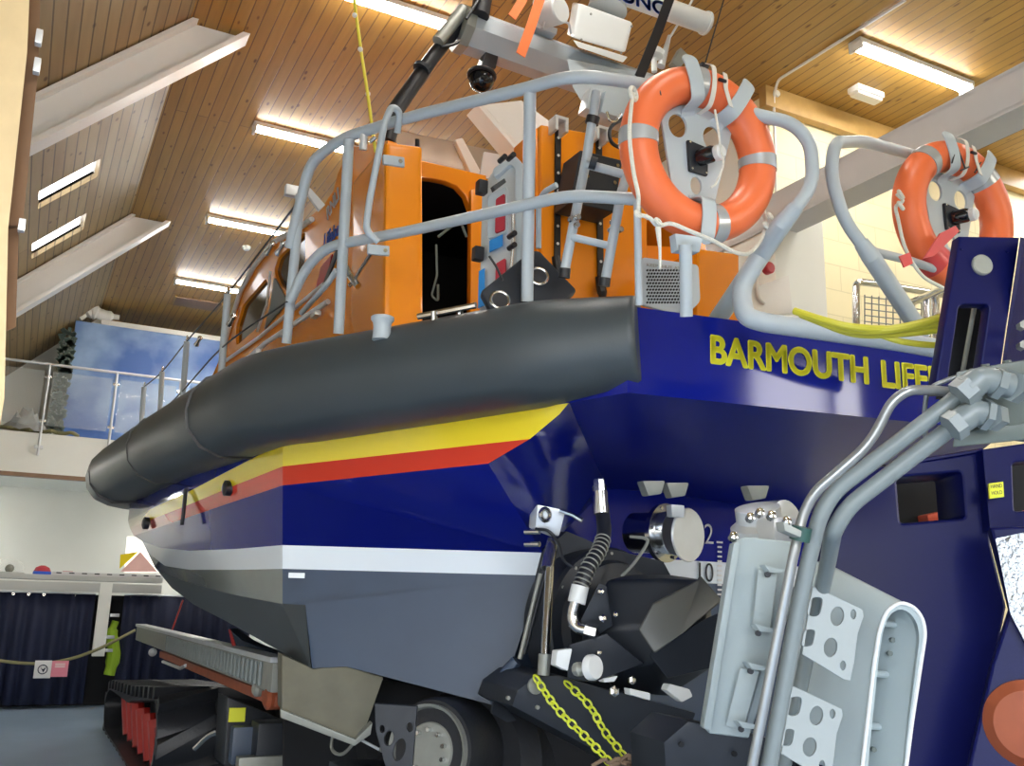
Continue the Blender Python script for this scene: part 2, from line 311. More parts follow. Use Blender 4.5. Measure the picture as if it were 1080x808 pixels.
# crew-room block on the right: one wall faces the doors, one faces the boat
struct(MB().box((8.4, 6.52, 3.3), (4.8, .2, 6.6)), 'wall_right', M['block'], smooth=0)
struct(MB().box((6.1, 12.62, 3.3), (.2, 12, 6.6)), 'wall_side', M['white_wall'], smooth=0)
struct(MB().box((3.6, -2.3, 3.3), (3.2, .2, 6.6)).box((9.0, -2.3, 3.3), (3.6, .2, 6.6)).box((6.2, -2.3, 1.1), (2.2, .2, 2.2)).box((6.2, -2.3, 5.4), (2.2, .2, 2.4)).box((6.2, -2.3, 3.2), (.12, .2, 2.2)), 'wall_front', M['block'], smooth=0)
struct(MB().box((-.4, -2.3, 5.5), (4.9, .2, 2.2)), 'wall_front_lintel', M['block'], smooth=0)
struct(MB().box((10.4, 2.2, 3.3), (.2, 8.8, 6.6)), 'wall_front_side', M['block'], smooth=0)
struct(MB().box((8.3, 6.37, ZC-.11), (4.85, .1, .22)), 'trim_1', M['trimwood'], bev=.01)
# white sloping rafters
def rafter(name, y, x0, x1, label, mirror=None):
    t = thing(name, label, 'beam', (x0, y, slope_z(x0)-.5), 'white roof rafters')
    def z(x): return slope_z(x)
    D = .50
    def P(x, dz, dy): return V((x if not mirror else mirror-x, y+dy, min(ZC-.005, z(x)-dz)))
    def bar(n, a, b, dy0, dy1):
        p = []
        # parallelogram cut by the flat ceiling
        xs = [x0, (ZC-ZC)/.95+XB+b/.95, XB+a/.95]
        q = [P(x0, a, 0), P(x0, b, 0), P(XB+b/.95-.005, b, 0), P(XB+a/.95-.005, a, 0)]
        MB().prism([v+V((0, dy0, 0)) for v in q], (0, dy1-dy0, 0)).build(n, M['white_paint'], t, smooth=0)
    bar('web', .06, D-.04, 0, .02); bar('flange', 0.02, .07, -.10, .12); bar('flange', D-.06, D, -.10, .12)
    return t
rafter('roof_rafter', 8.05, sx0+.02, 1.3, 'white steel roof rafter across the sloping ceiling, the nearer and larger at top left')
rafter('roof_rafter', 13.05, sx0+.02, 1.3, 'white steel roof rafter across the sloping ceiling, smaller one above the blue mural')
# rafter on the far slope seen under the hand rail, cream coloured
def strut(name, pix, d, label, m, parent=None, thick=.25):
    P = [at(a, b, d) for a, b in pix]; return
t = thing('roof_rafter', 'cream rafter end sloping down behind the middle stanchion and orange rack', 'beam', at(550, 140, 7.4))
pa = [at(505, 111, 7.6), at(550, 106, 7.6), at(596, 140, 7.0), at(585, 200, 7.0), at(552, 163, 7.2)]
MB().prism(pa, (0, .03, 0)).build('web', M['white_paint'], t, smooth=0)
MB().prism([at(503, 110, 7.55), at(509, 109, 7.55), at(586, 196, 6.95), at(582, 203, 6.95)], (0, .2, 0)).build('flange', M['white_paint'], t, smooth=0)
# grey steel beam running along the hall under the ceiling
B0 = on_x(1080, 107, 5.3); 
zt = on_x(1080, 66, 5.3).z
bx = thing('steel_beam', 'large grey steel beam running above the starboard rail towards the cream wall', 'beam', (5.3, 0, B0.z))
MB().box((5.36, 6, (B0.z+zt)/2), (.10, 16, zt-B0.z-.02)).build('web', M['steel_beam'], bx, smooth=0)
MB().box((5.45, 6, B0.z), (.28, 16, .03)).build('flange', M['steel_beam'], bx, smooth=0)
MB().box((5.45, 6, zt), (.28, 16, .03)).build('flange', M['steel_beam'], bx, smooth=0)
# fluorescent fittings
def fitting(x, y, L, label, group=None, cat='ceiling light', z=ZC):
    t = thing('ceiling_light', label, cat, (x+L/2, y, z-.09), group)
    prof = [(-.5, .5), (.5, .5), (.5, .3), (.42, -.15), (-.42, -.15), (-.5, .3)]
    MB().box((x+L/2, y, z-.025), (L+.04, .14, .05)).build('housing', M['lampbody'], t, bev=.01)
    mb = MB().sweep([(x+.01, y, z-.06), (x+L-.01, y, z-.06)], .15, prof=[(a*.8, b*.7) for a, b in prof], up=(0, 0, 1)); mb.build('diffuser', M['lamp'], t, bev=.012)
    for e in (x, x+L): MB().box((e, y, z-.055), (.03, .15, .1)).build('end_cap', M['lampbody'], t, bev=.01)
lab = ['fluorescent ceiling light at the top edge by the yellow string', 'fluorescent ceiling light level with the orange wheelhouse corner, second from the top',
       'fluorescent ceiling light to the left of the folded wiper, third from the top', 'smallest fluorescent ceiling light, nearest the blue mural']
for (y, l) in zip((6.9, 9.62, 12.5, 15.4), lab): fitting(1.68, y, 1.2, l)
for y in (4.0, 1.1): fitting(1.68, y, 1.2, 'unseen fluorescent ceiling light above the camera, added to brighten the hall', 'added lights outside the view')  # extra fittings out of view, added for more interior light
for y in (9.62, 12.5, 15.4): fitting(3.0, y, 1.2, 'fluorescent ceiling light mostly hidden behind the hand rail and wheelhouse', 'right-hand lights of the row pairs')
fitting(6.07, 2.4, 1.46, 'unseen fluorescent ceiling light above the camera, added to brighten the hall', 'added lights outside the view')  # one more added fitting out of view, also for brightness
fitting(6.07, 5.37, 1.46, 'large fluorescent ceiling light at upper right above the cream wall')
for x_ in (-2.3, 2.7): fitting(x_, 17.2, 1.2, 'unseen fluorescent light added below the gallery to brighten the back wall', 'added lights under the gallery', z=3.39)  # added out of view to lighten the wall below the gallery
t = thing('emergency_light', 'small white emergency light unit on the right ceiling below the fluorescent light', 'emergency light', (6.8, 5.93, ZC-.08))
MB().box((6.8, 5.93, ZC-.03), (.36, .14, .06)).build('housing', M['lampbody'], t, bev=.015); MB().box((6.8, 5.93, ZC-.075), (.33, .11, .04)).build('diffuser', M['white_paint'], t, bev=.015)
t = thing('smoke_detector', 'small round white smoke detector on the ceiling between two lights', 'smoke detector', on_z(260, 260, ZC))
MB().lathe(on_z(260, 260, ZC), (0, 0, -1), [(.06, 0), (.06, .03), (.04, .055), (.01, .06)]).build('casing', M['lampbody'], t)
p = on_z(208, 320, ZC); t = thing('ceiling_hatch', 'flush plank hatch in the ceiling beyond the smallest light', 'hatch', p)
MB().box((p.x, p.y, ZC-.012), (.75, .5, .024)).build('hatch_panel', M['timber_dark'], t, bev=.004); 
for sx_ in (-1, 1): MB().box((p.x+sx_*.39, p.y, ZC-.015), (.03, .56, .03)).build('frame_bar', M['ceil'], t)
# conduit with junction box
t = thing('conduit', 'white cable conduit along the ceiling bending down the corner of the cream wall', 'conduit', on_z(815, 90, ZC))
a = on_z(955, 0, ZC-.02); b = on_z(821, 84, ZC-.02); c = on_y(816, 100, 6.33)
MB().sweep([a, b, c, on_y(820, 262, 6.38)], .014, fillet=.05, seg=8).build('pipe', M['white_paint'], t)
MB().lathe(on_y(816, 101, 6.36), (0, -1, 0), [(.035, 0), (.035, .05), (.03, .06)]).build('junction_box', M['white_paint'], t)
# left timber stack beside the camera
t = thing('timber_door_edge', 'pale and brown timber door edge standing at the far left', 'door edge', (-.3, 3.1, 0))
X0 = at(31, 10, 3.0); X1 = at(9, 215, 3.0)
def tpoly(pix, d, vec, nm, m): MB().prism([at(a, b, d) for a, b in pix], vec).build(nm, m, t, bev=.004)
tpoly([(-60, -40), (33, -40), (29, 55), (10, 232), (9, 240), (5, 420), (-3, 470), (-40, 1165), (-60, 1165)], 3.0, (-.03, .05, 0), 'board', M['timber'])
tpoly([(-60, -40), (44, -40), (41, 60), (40, 80), (24, 238), (-60, 238)], 3.08, (-.02, .05, 0), 'board', M['timber_dark'])
tpoly([(-60, 232), (18, 236), (20, 250), (17, 345), (6, 350), (-60, 350)], 3.1, (-.02, .05, 0), 'board', M['timber_dark'])
for a, b, s in ((41, 40, 1), (39, 70, 1), (23, 238, .8)): MB().box(at(a, b, 3.05), (.02, .03, .05*s)).build('bracket', M['alu'], t, bev=.004)
exec_parts.append(1)

# ------------------------------------------------------------------ gallery
YG = 16.2; zs1 = 4.01; zs0 = 3.39
struct(MB().box((1.8, (YG+18.6)/2, (zs1+zs0)/2), (8.6, 18.6-YG, zs1-zs0)), 'gallery_slab', M['white_wall'], smooth=0)
struct(MB().box((1.8, YG+.06, zs0-.03), (8.6, .12, .06)), 'trim_2', M['timber_dark'], smooth=0)
g = thing('gallery_railing', 'steel and glass gallery railing along the white balcony edge', 'railing', (0, YG-.03, zs1))
ps = [on_y(a, b, YG-.04) for a, b in ((53, 385), (124, 393), (187, 400))]
step = ps[1].x-ps[0].x; xs = [ps[0].x-step*2, ps[0].x-step, ps[0].x, ps[1].x, ps[1].x+step, ps[1].x+2*step, ps[1].x+3*step]
MB().sweep([(sx0+.1, YG-.04, 5.10), (6, YG-.04, 5.10)], .022).build('top_rail', M['alu'], g)
for x in xs:
    MB().cyl((x, YG-.04, zs1-.35), (x, YG-.04, 5.10), .02).build('post', M['alu'], g)
    MB().box((x, YG-.04, zs1-.22), (.12, .03, .05)).build('base_bracket', M['alu'], g, bev=.005)
    for zz in (4.2, 4.9):
        MB().box((x, YG-.04, zz), (.10, .03, .04)).build('glass_clamp', M['steel'], g, bev=.004)
for x in xs[:-1]:
    MB().box((x+step/2, YG-.04, 4.56), (step-.12, .012, .86)).build('glass_panel', M['glass'], g, smooth=0)
# mural on the gallery
t = thing('mural_panel', 'large blue sky and cloud mural board standing on the gallery', 'mural', (1.5, 17.6, zs1))
mx0 = on_y(80, 340, 17.5).x; mz1 = on_y(84, 338, 17.5).z
MB().box(((mx0+6)/2, 17.6, (zs1+mz1)/2), (6-mx0, .12, mz1-zs1)).build('printed_board', M['mural'], t, smooth=0)
MB().box(((mx0+6)/2+.2, 17.62, mz1+.04), (6-mx0-.4, .2, .09)).build('top_ledge', M['white_paint'], t, bev=.01)
mb = MB(); random.seed(3)
for i in range(260):
    z = zs1+.02+random.random()*(mz1-zs1-.2); w = .02+.05*random.random(); c = V((mx0+.02-random.random()*.22, 17.52, z))
    mb.add([c+V((-w, 0, .03)), c+V((.02, 0, -.04)), c+V((w*.8, 0, .03)), c+V((0, .02, .06))], [(0, 1, 2, 3)])
mb.build('foliage_edge', M['foliage_print'], t, smooth=0)
p = on_y(104, 328, 17.4); t = thing('canvas_roll', 'white crumpled canvas roll lying on top of the mural', 'canvas roll', p)
MB().sweep(catmull([on_y(84, 336, 17.55), on_y(96, 329, 17.55), on_y(108, 332, 17.55), on_y(126, 335, 17.55)], 6), [.05, .11, .13, .1, .09, .05], seg=14).build('roll', M['white_paint'], t)
p = on_y(28, 440, 16.7); t = thing('dust_sheet', 'grey dust sheet heap on the gallery floor behind the glass', 'sheet', (p.x, 16.7, zs1))
mb = MB(); N = 12
vs = [(p.x+(i-N/2)*.07, 16.7+(j-5)*.08, zs1+max(0, .42*math.exp(-((i-N/2)**2/16+(j-5)**2/14))*(1+.35*math.sin(i*2.1)*math.cos(j*1.7)))) for j in range(11) for i in range(N+1)]
fs = [(j*(N+1)+i, j*(N+1)+i+1, (j+1)*(N+1)+i+1, (j+1)*(N+1)+i) for j in range(10) for i in range(N)]
mb.add(vs, fs).build('sheet', M['cloth'], t, smooth=60)
t = thing('coiled_rope', 'yellow green rope coil lying along the gallery edge', 'rope', (-.2, 16.4, zs1+.05))
mb = MB(); mb.sweep(catmull([(-.6+.1*i, 16.38+.06*math.sin(i*2.2), zs1+.045+.03*abs(math.sin(i*1.3))) for i in range(13)], 5), .03, seg=8); mb.build('rope', M['rope2'], t)

# ------------------------------------------------------------------ display counter with curtains under the gallery
YC = 15.6
zt_ = on_y(60, 606, YC).z
t = thing('display_counter', 'long pale grey display counter with dark opening under the gallery', 'counter', (0, YC, 0))
MB().box((-.3, YC+.25, zt_-.04), (4.6, .6, .07)).build('worktop', M['counter'], t, bev=.01)
MB().box((-.3, YC, zt_-.17), (4.6, .08, .13)).build('apron', M['counter'], t, bev=.01)
pp = on_y(108, 650, YC); 
MB().box((pp.x, YC-.03, (zt_-.1+on_y(100, 692, YC).z)/2), (.17, .10, zt_-.1-on_y(100, 692, YC).z)).build('post', M['white_wall'], t, bev=.008)
def curtain(x0, x1, label):
    ztop = zt_-.27; n = int((x1-x0)/.03); mb = MB(); vs = []
    rows = [0, .35, .7, 1.0]
    for r in rows:
        for i in range(n+1):
            x = x0+(x1-x0)*i/n; vs.append((x, YC+.08+(.02+.05*r)*math.sin(x*31+math.sin(x*7)*1.5), ztop*(1-r)+.06*r))
    fs = [(j*(n+1)+i, j*(n+1)+i+1, (j+1)*(n+1)+i+1, (j+1)*(n+1)+i) for j in range(3) for i in range(n)]
    t = thing('curtain', label, 'curtain', ((x0+x1)/2, YC+.08, .06))
    mb.add(vs, fs); o = mb.build('cloth', M['curtain'], t, smooth=80)
    md = o.modifiers.new('s', 'SOLIDIFY'); md.thickness = .012
    k = int((x1-x0)/.2)
    for i in range(k): MB().torus((x0+.1+.2*i, YC+.06, ztop-.02), (0, 1, 0), .016, .005, seg=12, ps=6).build('eyelet', M['steel'], t)
    MB().cyl((x0, YC+.08, ztop+.01), (x1, YC+.08, ztop+.01), .012).build('curtain_rail', M['alu'], t)
curtain(-2.5, pp.x-.12, 'navy blue pleated curtain hanging under the counter left of the white post')
curtain(pp.x+.28, 3.4, 'navy blue pleated curtain hanging under the counter right of the white post')
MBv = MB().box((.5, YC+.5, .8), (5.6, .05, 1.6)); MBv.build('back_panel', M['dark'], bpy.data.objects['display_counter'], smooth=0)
# lifejacket hanging behind the post
xq = pp.x+.17; t = thing('life_jacket', 'yellow green high visibility jacket hanging behind the white post', 'life jacket', (xq, YC+.1, .3))
c0 = [on_y(*q, YC+.1) for q in ((122, 655), (118, 668), (120, 690), (115, 712))]
MB().sweep(catmull(c0, 5), [.05, .08, .09, .10, .08], seg=10).build('body', M['hiviz'], t)
for q in ((121, 649), (116, 672), (114, 686)): MB().box(on_y(*q, YC+.01), (.13, .05, .05)).build('reflective_band', M['tape'], t, bev=.01)
# rope barrier with sign
t = thing('barrier_rope', 'khaki barrier rope sagging from the carriage rail across the curtains', 'rope', on_y(50, 700, 14.2))
MB().sweep(catmull([on_y(-60, 680, 14.2), on_y(-10, 695, 14.2), on_y(35, 700, 14.2), on_y(70, 696, 14.2), on_y(105, 684, 14.2), on_x(142, 665, 1.62)], 8), .02, seg=8).build('rope', M['rope2'], t)
p = on_y(54, 706, 14.17); t = thing('warning_sign', 'small white and pink notice hanging from the barrier rope', 'sign', p)
MB().box(p+V((-.1, 0, 0)), (.2, .012, .22)).build('sign_plate', M['signwhite'], t, bev=.002); MB().box(p+V((.1, 0, .005)), (.2, .012, .2)).build('sign_plate', M['signpink'], t, bev=.002)
MB().torus(p+V((-.1, -.012, -.0)), (0, 1, 0), .055, .006, seg=24, ps=6).build('ring_mark', M['curtain'], t)
MB().prism([p+V((-.13, -.008, .03)), p+V((-.1, -.008, .0)), p+V((-.06, -.008, .03)), p+V((-.09, -.008, -.04))], (0, -.004, 0)).build('hand_mark', M['curtain'], t, smooth=0)
for i in range(3): MB().box(p+V((.1, -.008, .07-.02*i)), (.12, .003, .008)).build('text_line', M['white_paint'], t, smooth=0)
# things on the counter
def ctr(px, py): q = on_y(px, py, YC+.1); return V((q.x, YC+.15, zt_-.005))
q = ctr(10, 600); t = thing('glass_dome', 'glass display dome at the left end of the counter', 'display case', q)
MB().lathe(q, (0, 0, 1), [(.19, 0), (.20, .06), (.18, .14), (.12, .19), (.02, .21)]).build('dome', M['glass'], t); MB().lathe(q, (0, 0, 1), [(.2, 0), (.2, .02)]).build('base', M['counter'], t)
MB().ball(q+V((0, 0, .07)), .06).build('exhibit', M['pad'], t)
q = ctr(45, 600); t = thing('red_hat', 'red and navy woollen hat lying on the counter', 'hat', q)
MB().lathe(q, (0, 0, 1), [(.11, 0), (.115, .05), (.09, .10), (.03, .13)]).build('crown', M['helm'], t); MB().lathe(q, (0, 0, 1), [(.12, 0), (.125, .02), (.12, .045)]).build('brim', M['blueink'], t)
q = ctr(72, 600); t = thing('folded_flag', 'small red folded flag on the counter beside the woollen hat', 'flag', q)
MB().box(q+V((0, 0, .03)), (.14, .1, .06)).build('fold', M['helm'], t, bev=.01); MB().box(q+V((.1, 0, .02)), (.1, .12, .04)).build('fold', M['signwhite'], t, bev=.01)
q0, q1 = ctr(55, 604), ctr(172, 605); t = thing('model_boat_tray', 'long white slotted tray lying along the counter top', 'tray', (q0+q1)/2)
MB().box((q0+q1)/2+V((0, -.12, .025)), ((q1-q0).length, .14, .05)).build('tray', M['signwhite'], t, bev=.008)
for i in range(9): MB().box(q0+(q1-q0)*((i+.5)/9)+V((0, -.192, .03)), (.07, .01, .015)).build('slot', M['dark'], t, smooth=0)
p = on_y(150, 590, 17.8); t = thing('window_glow_panel', 'glowing orange and pink tent picture standing in for a bright window between hull and back wall', 'picture', p)
MB().prism([on_y(131, 604, 17.85), on_y(134, 566, 17.85), on_y(176, 566, 17.85), on_y(176, 604, 17.85)], (0, .04, 0)).build('board', mat('glow_board', (.9, .88, .8), .5, emit=(1, .97, .9), estr=.8), t, smooth=0)  # board glows to stand for a bright window behind
MB().prism([on_y(127, 603, 17.8), on_y(148, 582, 17.8), on_y(166, 603, 17.8)], (0, .02, 0)).build('tent_shape', M['picture'], t, smooth=0)
MB().prism([on_y(126, 600, 17.79), on_y(127, 585, 17.79), on_y(146, 582, 17.79)], (0, .02, 0)).build('awning_shape', M['yellow'], t, smooth=0)
t = thing('hanging_cord', 'thin red cord hanging below the hull in front of the curtain', 'cord', on_y(185, 650, 14.6))
MB().cyl(on_y(193, 633, 14.6), on_y(181, 666, 14.6), .012, seg=8).build('cord', M['redpaint'], t)

# ================================================================== THE LIFEBOAT
boat = thing('lifeboat', 'orange and navy blue lifeboat with grey rubber fender filling the boathouse', 'lifeboat', (3.15, 7, 1.2))
XC = 3.05
Xt = [(3, 1.25), (5.3, 1.24), (7, .98), (9, .84), (10.4, .84), (12, 1.1)]
def plan(off):
    return lambda y: lerp(Xt, y)+off
LN = {  # lines of the port side traced corner -> bow, with inboard offset
 'L1': ([(298, 467), (250, 492), (200, 518), (165, 534), (135, 549)], .06),
 'L2': ([(298, 492), (250, 511), (200, 532), (165, 546), (137, 557)], .08),
 'L3': ([(298, 512), (250, 528), (200, 545), (165, 557), (141, 565)], .10),
 'L4': ([(298, 575), (250, 579), (200, 581), (170, 578), (150, 571)], .13),
 'L5': ([(298, 600), (250, 601), (200, 601), (174, 597), (156, 583)], .16),
 'L6': ([(298, 637), (250, 628), (200, 615), (178, 607), (163, 598)], .20),
 'L7': ([(328, 705), (285, 681), (240, 656), (205, 638), (181, 620)], .30)}
Yst = {'L1': (13.3, 2.62), 'L2': (13.2, 2.52), 'L3': (13.1, 2.44), 'L4': (12.7, 2.2), 'L5': (12.5, 2.0), 'L6': (12.2, 1.75), 'L7': (11.9, 1.55)}
port = {}
for k, (pix, off) in LN.items():
    pts = [on_plan(a, b, plan(off)) for a, b in pix]
    last = pts[-1]; ys, zs_ = Yst[k]; ys = max(ys, last.y+1.6)
    for s_ in (.25, .5, .75, 1.0):
        pts.append(V((last.x+(XC-last.x)*s_**1.5, last.y+(ys-last.y)*(1-(1-s_)**1.4), last.z+(zs_+.1-last.z)*s_)))
    port[k] = pts
n_st = len(port['L1'])
L0 = [V((p.x-.0, p.y, 2.86)) for p in port['L1']]
# quarter panel, from the vertical corner to the waterjet bay
zA, zB, zC_ = port['L1'][0].z, port['L2'][0].z, port['L3'][0].z
K = [on_z(600, 425, 2.48), on_z(700, 421, 2.48), on_z(738, 422, 2.48)]; _ke = on_z(1000, 449, 2.48); K[1] = K[2]-(_ke-K[2]).normalized()*.34; K += [K[2]+(_ke-K[2])*.5, _ke]
K += [V((4.3, 3.08, 2.48)), V((4.72, 3.55, 2.48)), V((4.88, 5.3, 2.48))]
G = [V((p.x, p.y, 2.86)) for p in K]; G[0] = V((2.0, 3.44, 2.86))
Q1 = on_z(600, 425, 2.48); Q2 = on_z(559, 463, zB); Q3 = on_z(515, 489, zC_); Q4 = at(572, 583, 5.28); Q5 = at(571, 607, 5.28); Q7 = at(525, 745, 5.05); Q1b = on_z(590, 437, 2.44)
mb = MB(); IDX = dict(navy=0, yellow=1, red=2, white=3, anti=4, boot=5, bilge=6)
def strip(a, b, mi):
    n = len(a); mb.add(list(a)+list(b), [(i, i+1, n+i+1, n+i) for i in range(n-1)], mi)
P_ = port
def mir(pts): return [V((2*3.05-p.x, p.y, p.z)) for p in pts]
for side in (lambda q: q, mir):
    S = lambda k: side(P_[k])
    strip(side(L0), S('L1'), 0); strip(S('L1'), S('L2'), 1); strip(S('L2'), S('L3'), 2); strip(S('L3'), S('L4'), 0); strip(S('L4'), S('L5'), 3); strip(S('L5'), S('L6'), 5); strip(S('L6'), S('L7'), 6)
    keel = [V((XC, p.y, min(p.z, 1.0+.02*i))) for i, p in enumerate(P_['L7'])]; strip(S('L7'), keel, 6)
    A = {k: side([P_[k][0]])[0] for k in P_}
    q = lambda *p: side(list(p))
    if side is mir:
        sp_ = [A[k_] for k_ in ('L1', 'L4', 'L7')]; mb.add([L0m := side(L0[:1])[0], sp_[0], sp_[1], sp_[2], V((XC, sp_[2].y, 1.0)), V((XC, sp_[2].y, 2.86))], [(0, 1, 2, 3, 4, 5)], 0); continue
    mb.add(q(A_ := P_['L1'][0], Q1, Q1b, Q2, P_['L2'][0]), [(0, 1, 2, 3, 4)], 1)
    mb.add(q(P_['L2'][0], Q2, Q3, P_['L3'][0]), [(0, 1, 2, 3)], 2)
    # blue below the stripes: sweeping face to the white band, subdivided
    mb.add(q(P_['L3'][0], Q3, Q4, P_['L4'][0]), [(0, 1, 2, 3)], 0)
    mb.add(q(P_['L4'][0], Q4, Q5, P_['L5'][0]), [(0, 1, 2, 3)], 3)
    c6 = at(322, 638, 5.3)
    mb.add(q(P_['L5'][0], Q5, Q7, at(365, 703, 5.3), at(329, 705, 5.3), c6, P_['L6'][0]), [(0, 1, 2, 3, 4, 5, 6)], 4)
    mb.add(q(P_['L6'][0], c6, P_['L7'][0]), [(0, 1, 2)], 6)
# transom, inboard
YT = 5.05
T0 = V((2.72, YT, 2.22)); Tm = V((3.15, YT, 2.31))
zb1 = on_y(740, 592, YT).z; zb0 = on_y(740, 615, YT).z
for a, b, mi in ((2.36, zb1, 0), (zb1, zb0, 3), (zb0, .75, 4)):
    mb.add([V((2.55, YT-.0, a)), V((5.0, YT, a)), V((5.0, YT, b)), V((2.55, YT, b))], [(0, 1, 2, 3)], mi)
# underside of the overhanging aft deck
Tp = [Q4] + [on_y(640, 515, YT), on_y(700, 520, YT), on_y(830, 540, YT), V((5.0, YT, 2.3))]
mb.add([Q1, Q1b, Q2, Q3, Q4, Tp[1]], [(0, 1, 2, 3, 4, 5)], 0)
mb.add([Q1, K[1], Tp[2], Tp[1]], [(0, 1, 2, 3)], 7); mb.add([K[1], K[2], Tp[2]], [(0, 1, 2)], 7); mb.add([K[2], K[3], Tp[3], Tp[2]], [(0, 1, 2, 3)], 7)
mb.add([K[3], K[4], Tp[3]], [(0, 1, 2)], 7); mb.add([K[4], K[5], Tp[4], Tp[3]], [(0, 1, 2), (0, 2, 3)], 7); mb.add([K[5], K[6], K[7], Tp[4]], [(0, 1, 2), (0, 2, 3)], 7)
strip(K, G, 0)                                                       # aft bulwark
mb.add([G[0], K[0], P_['L1'][0], L0[0]], [(0, 1, 2, 3)], 0)
# deck
dk = L0[::-1]+G+mir(L0)
mb.add(dk, [tuple(range(len(dk)))], 5)
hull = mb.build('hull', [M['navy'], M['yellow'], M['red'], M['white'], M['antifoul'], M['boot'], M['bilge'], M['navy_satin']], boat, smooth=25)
# rubber fender: D section carried round the quarter and along the side
fp = [on_z(676, 361, 2.72), on_z(588, 369, 2.70)+V((-.03, .05, 0)), V((1.23, 5.03, 2.70)), V((1.13, 5.32, 2.71)), V((1.02, 6.2, 2.70)), V((.9, 7.4, 2.70)), V((.80, 8.6, 2.70)), V((.74, 9.6, 2.72)), V((.76, 10.4, 2.75)), V((1.0, 11.3, 2.8)), V((1.7, 12.7, 2.9)), V((3.15, 14.2, 2.95))]
fpp = round_path(fp, .13, False, 6)
D = [(-.62, -.95), (.15, -1.0), (.62, -.80), (.92, -.42), (1.0, 0), (.92, .42), (.62, .80), (.15, 1.0), (-.62, .95)]
rr = [lerp([(3.2, .198), (3.6, .235), (5, .265), (6, .262), (12, .27)], p.y) for p in fpp]
def flip(s, prof): return [(a*s, b) for a, b in prof]
f = MB().sweep(fpp, rr, prof=flip(-1, D), up=(0, 0, 1)); fo = f.build('fender', M['rubber'], boat, bev=.03, bseg=3, smooth=50)
for y in (5.9, 7.6, 9.5):
    p = V((lerp([(5, 1.14), (6.2, 1.02), (7.4, .9), (8.6, .8), (9.6, .74)], y), y, 2.70))
    MB().sweep([p, p+V((-.0, .012, 0))], .272, prof=flip(-1, D), up=(0, 0, 1)).build('fender_joint', M['black'], boat, smooth=40)
# name on the stern
ta, tb = on_z(750, 381, 2.6), None
tn = V((K[3]-K[2]).cross(V((0, 0, 1)))).normalized(); tn = tn if tn.y < 0 else -tn
tdir = (K[3]-K[2]).normalized()
to = K[2]+tn*.0
p0 = on_pl(750, 383, to, tn); p1 = on_pl(915, 405, to, tn)
def dy(px, y0, y1): return (on_pl(px, y0, to, tn)-on_pl(px, y1, to, tn)).length
lettering('lettering', 'BARMOUTH', M['lemon'], boat, p0, p1, dy(750, 354, 383), tn, bold=.03, depth=.004)
p2 = on_pl(931, 408, to, tn); p3 = p2+tdir*((p1-p0).length*1.0)
lettering('lettering', 'LIFEBOAT', M['lemon'], boat, p2, p2+tdir*((p1-p0).length*.83), dy(935, 379, 406), tn, bold=.03, depth=.004)
# gunwale strip under the rails + small hull details
MB().lathe(on_y(720, 441, 4.0), (0, -1, -.3), [(.035, 0), (.035, .02), (.02, .03)]).build('drain_cap', M['black'], boat)
ey = on_y(742, 470, 4.15); MB().torus(ey, (1, .3, 0), .018, .005, seg=16, ps=6).build('pad_eye', M['steel'], boat)
for q in ((240, 515), (154, 552)):
    c = on_plan(*q, plan(.07)); MB().lathe(c, (-1, -.1, 0), [(.05, -.02), (.05, .02), (.03, .03)]).build('scupper', M['black'], boat)
c = at(313, 607, 5.27); MB().box(c, (.09, .02, .03), Matrix.Rotation(-.45, 3, 'Z')).build('anode_plate', M['white'], boat, bev=.005)
c = on_plan(193, 545, plan(.04)); MB().sweep([c+V((0, 0, .2)), c, c+V((0, 0, -.06))], .014, seg=8).build('fairlead_cord', M['black'], boat)

# rails -------------------------------------------------------------
def rail(nm, pts, r=.028, fil=.09, m='rail', par=boat, seg=14): return MB().sweep(pts, r, seg=seg, fillet=fil).build(nm, M[m], par)
tr = [at(305, 262, 5.15), at(318, 208, 5.12), at(327, 172, 5.08), at(358, 147, 4.95), at(430, 124, 4.72), at(556, 93, 4.25), at(605, 79, 4.08), at(668, 86, 4.15), at(735, 104, 4.12), at(800, 122, 4.08), at(835, 129, 4.05), at(855, 150, 4.03), at(858, 195, 4.0), at(835, 225, 3.98)]
rail('rail', tr, .029, .16)
rail('rail', [at(306, 318, 5.15), at(322, 283, 5.1), at(345, 260, 5.0), at(430, 244, 4.72), at(556, 216, 4.25), at(600, 206, 4.12), at(672, 210, 3.95), at(700, 214, 3.9)], .027, .14)
rail('stanchion', [at(317, 205, 5.13), at(302, 362, 5.2)], .027)
rail('stanchion', [at(368, 147, 4.9), at(357, 352, 4.95)], .028)
rail('stanchion', [at(559, 94, 4.25), at(556, 318, 4.3)], .028)
rail('stanchion', [at(723, 258, 3.75), at(724, 334, 3.78)], .026)
rail('stanchion', [at(672, 212, 3.93), at(674, 322, 3.96)], .016, m='rail')
# heavy stern posts
rail('stern_post', [at(840, 218, 3.98), at(825, 236, 4.0), at(748, 350, 4.5)], [.034, .042, .042, .042], 0)
rail('stern_post', [at(800, 272, 4.12), at(780, 306, 4.12), at(786, 334, 4.04), at(804, 340, 4.02), at(890, 352, 4.03), at(960, 362, 4.05), at(1000, 370, 4.1)], .042, .1)
rail('rail', [at(1040, 186, 5.2), at(972, 166, 4.98), at(912, 149, 4.6), at(880, 150, 4.25), at(876, 185, 4.25), at(890, 232, 4.25), at(912, 262, 4.25)], .029, .12)
rail('stern_post', [at(908, 256, 4.25), at(918, 270, 4.25), at(972, 352, 4.6)], [.034, .042, .042, .042], 0)
rail('rail', [at(920, 265, 4.3), at(960, 275, 4.5), at(1010, 292, 4.7)], .02, .02)
